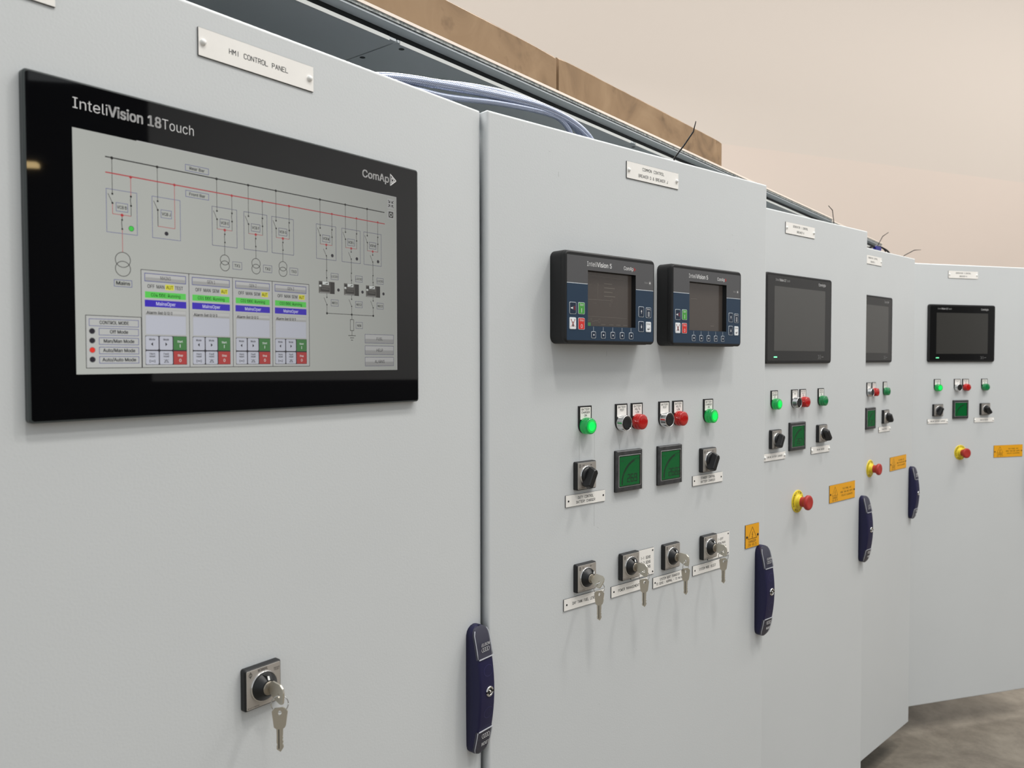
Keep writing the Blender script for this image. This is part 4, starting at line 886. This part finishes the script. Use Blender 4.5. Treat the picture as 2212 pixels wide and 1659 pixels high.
        for c_, (x0, x1) in enumerate(((.3, 13.6), (14.7, 28.4), (29.4, 43.6))):
            for r_, (z0, z1) in enumerate(((191.9, 205.7), (206.9, 220.5))):
                mt = 'l_btn' if c_ < 2 else ('l_bgreen' if r_ == 0 else 'l_bred'); A0, B0 = P(a+x0, z1); A1, B1 = P(a+x1, z0)
                m.m(mt).slab(A0, A1, B0, B1, 1.2 if c_ < 2 else .3, [(L[3], 0), (L[3]-.01, 0)], 3); cxx = a+(x0+x1)/2; tc_ = 'l_txt' if c_ < 2 else 'l_white'
                if r_ == 0:
                    tx(('Mode', 'Mode', 'Start')[c_], cxx, 196.2 if c_ < 2 else 198, 2.1, tc_, w=6, b=.02, l=5)
                    if c_ == 2: a_, b2 = P(cxx, 201.5); m.m('l_white').rect(a_-.35, b2-1.6, a_+.35, b2+1.7, L[5])
                    else: s_ = -1 if c_ == 0 else 1; m.m('l_txt').ngon([P(cxx+s_*1.2, 200), P(cxx-s_*.8, 201.9), P(cxx-s_*.8, 198.1)], L[5])
                elif c_ == 2: tx('Stop', cxx, 212.3, 2.1, tc_, w=5.6, b=.02, l=5); tx('0', cxx, 218, 3.2, tc_, b=.01, l=5)
                else:
                    tx(('Horn', 'Fault')[c_], cxx, 210.7, 2, tc_, w=5.6, b=.02, l=5); tx('reset', cxx, 213.2, 2, tc_, w=6, b=.02, l=5)
                    if c_ == 0: m.m('l_txt').poly([P(cxx-2.8, 218.4), P(cxx-2.8, 215.9), P(cxx+2.8, 218.4), P(cxx+2.8, 215.9), P(cxx-2.8, 218.4)], .35, L[5])
                    else: m.m('l_txt').poly([P(cxx-2.2, 218.6), P(cxx, 215.2), P(cxx+2.2, 218.6), P(cxx-2.2, 218.6)], .35, L[5]).poly([P(cxx-2.6, 215.4), P(cxx+2.6, 218.6)], .3, L[5]).poly([P(cxx+2.6, 215.4), P(cxx-2.6, 218.6)], .3, L[5])
    m.m('l_grad').rect(SX+SW, SZ-SH, SX+SW+1.2, SZ+.6, L[0]); m.rect(SX+60, SZ, SX+SW+1.2, SZ+.7, L[0])
part('display', None, bigscreen, big, 'lit grey mimic screen')

# ------------------------------------------------------------------ hoses, cables and cable ties above the doors
def smooth(pts, n=8):
    P = [Vector(p) for p in pts]; P = [P[0]*2-P[1]]+P+[P[-1]*2-P[-2]]; out = []
    for i in range(1, len(P)-2):
        for k in range(n):
            t = k/n; a, b_, c_, d_ = P[i-1:i+3]; out.append(.5*((2*b_)+(-a+c_)*t+(2*a-5*b_+4*c_-d_)*t*t+(-a+3*b_-3*c_+d_)*t**3))
    out.append(P[-2]); return out
def hose(label, pts, r):
    o = thing('braided_hose', label, 'hose', row(*pts[0]), 0, 'braided hoses looping over the door gap'); base = Vector(row(*pts[0]))
    P = [(Vector(row(*q))-base)*1000 for q in smooth(pts, 8)]
    part('sleeve', None, lambda m: m.m('braid').tube(P, r, 16, 1), o)
    # uv v in metres
    me = o.children[0].data; l = me.uv_layers[0].data
    for q in l: q.uv[1] *= .001
hose('thickest braided clear hose looping from behind the nearest door to the next', [(.50, -.085, .33), (.57, -.075, .378), (.642, -.062, .402), (.744, -.05, .417), (.87, -.035, .429), (.97, -.012, .428), (1.045, .005, .410), (1.085, .014, .375), (1.095, .016, .32)], 7.2)
hose('braided hose bowing highest behind the thickest one', [(.52, -.11, .34), (.62, -.10, .400), (.75, -.09, .431), (.87, -.075, .450), (.97, -.05, .450), (1.04, -.025, .432), (1.085, -.008, .395), (1.10, 0, .33)], 5.5)
hose('braided hose sagging lowest against the door edge and turning down first', [(.55, -.075, .34), (.65, -.062, .392), (.76, -.048, .402), (.87, -.034, .417), (.97, -.012, .421), (1.01, -.004, .412), (1.03, 0, .385), (1.03, .002, .33)], 4.6)
TG = 'black cable tie tails sticking up over the doors'
def tie(label, d, pts, r=1.3):
    o = on('cable_tie', label, 'cable tie', d, pts[0][0], pts[0][1]+25, TG, off=-32)
    b0 = Vector((pts[0][0], 0, -pts[0][1]-25)); P = [Vector((0, 0, -10))]+[Vector((u, 0, -v))-b0 for u, v in pts]
    def f(m):
        rs = []
        for i, p in enumerate(P):
            q = P[min(i+1, len(P)-1)]-P[max(i-1, 0)]; q.normalize(); n_ = Vector((-q.z, 0, q.x)); k = r if i < len(P)-1 else r*.5
            rs.append([tuple(p+n_*k+Vector((0, -.5, 0))), tuple(p+n_*k+Vector((0, .5, 0))), tuple(p-n_*k+Vector((0, .5, 0))), tuple(p-n_*k+Vector((0, -.5, 0)))])
        m.m('tie_black').rings(rs)
        m.box(-3, 3, -3, 3, -14, -8)
    part('strap', None, f, o)
tie('longest black cable tie tail standing up above the door with two controllers', 2, [(497.8, -15.4), (530, -47), (559.7, -78.9), (568.1, -101.2)], 1.5)
tie('short black cable tie tail bent left above the middle door', 3, [(640, -4), (637.6, -15.6), (629.5, -47.1), (605.4, -56.9)])
tie('black cable tie tail bent up and right beside the blue connector', 4, [(505, -10), (514.2, -25.9), (557.3, -63.3), (610.4, -83.5)])
tie('black cable tie tail bent flat to the right near the fourth door\'s corner', 4, [(740, -3), (764.7, -14.4), (862.9, -43.1), (931.1, -50.9)])
cb = on('door_cable', 'black cable with a blue connector lying over the top of the fourth door', 'cable', 4, 445, -5, off=-34)
part('lead', None, lambda m: (m.m('tie_black').tube(smooth([(-40, 0, -30), (0, 0, 6), (50, 0, 15), (90, 0, 19), (122, 0, 17), (165, 2, 12), (190, 3, 2), (205, 4, -25)], 6), 3.2, 10), m.tube(smooth([(120, 0, 17), (140, -2, 6), (150, -3, -14)], 5), 1.8, 8)), cb, 'thin black lead')
part('connector', None, lambda m: m.m('cable_blue').slab(45, 92, 4, 18, 3, [(5, 0), (-5, 0), (-6, 1)], 4), cb, 'blue plug')
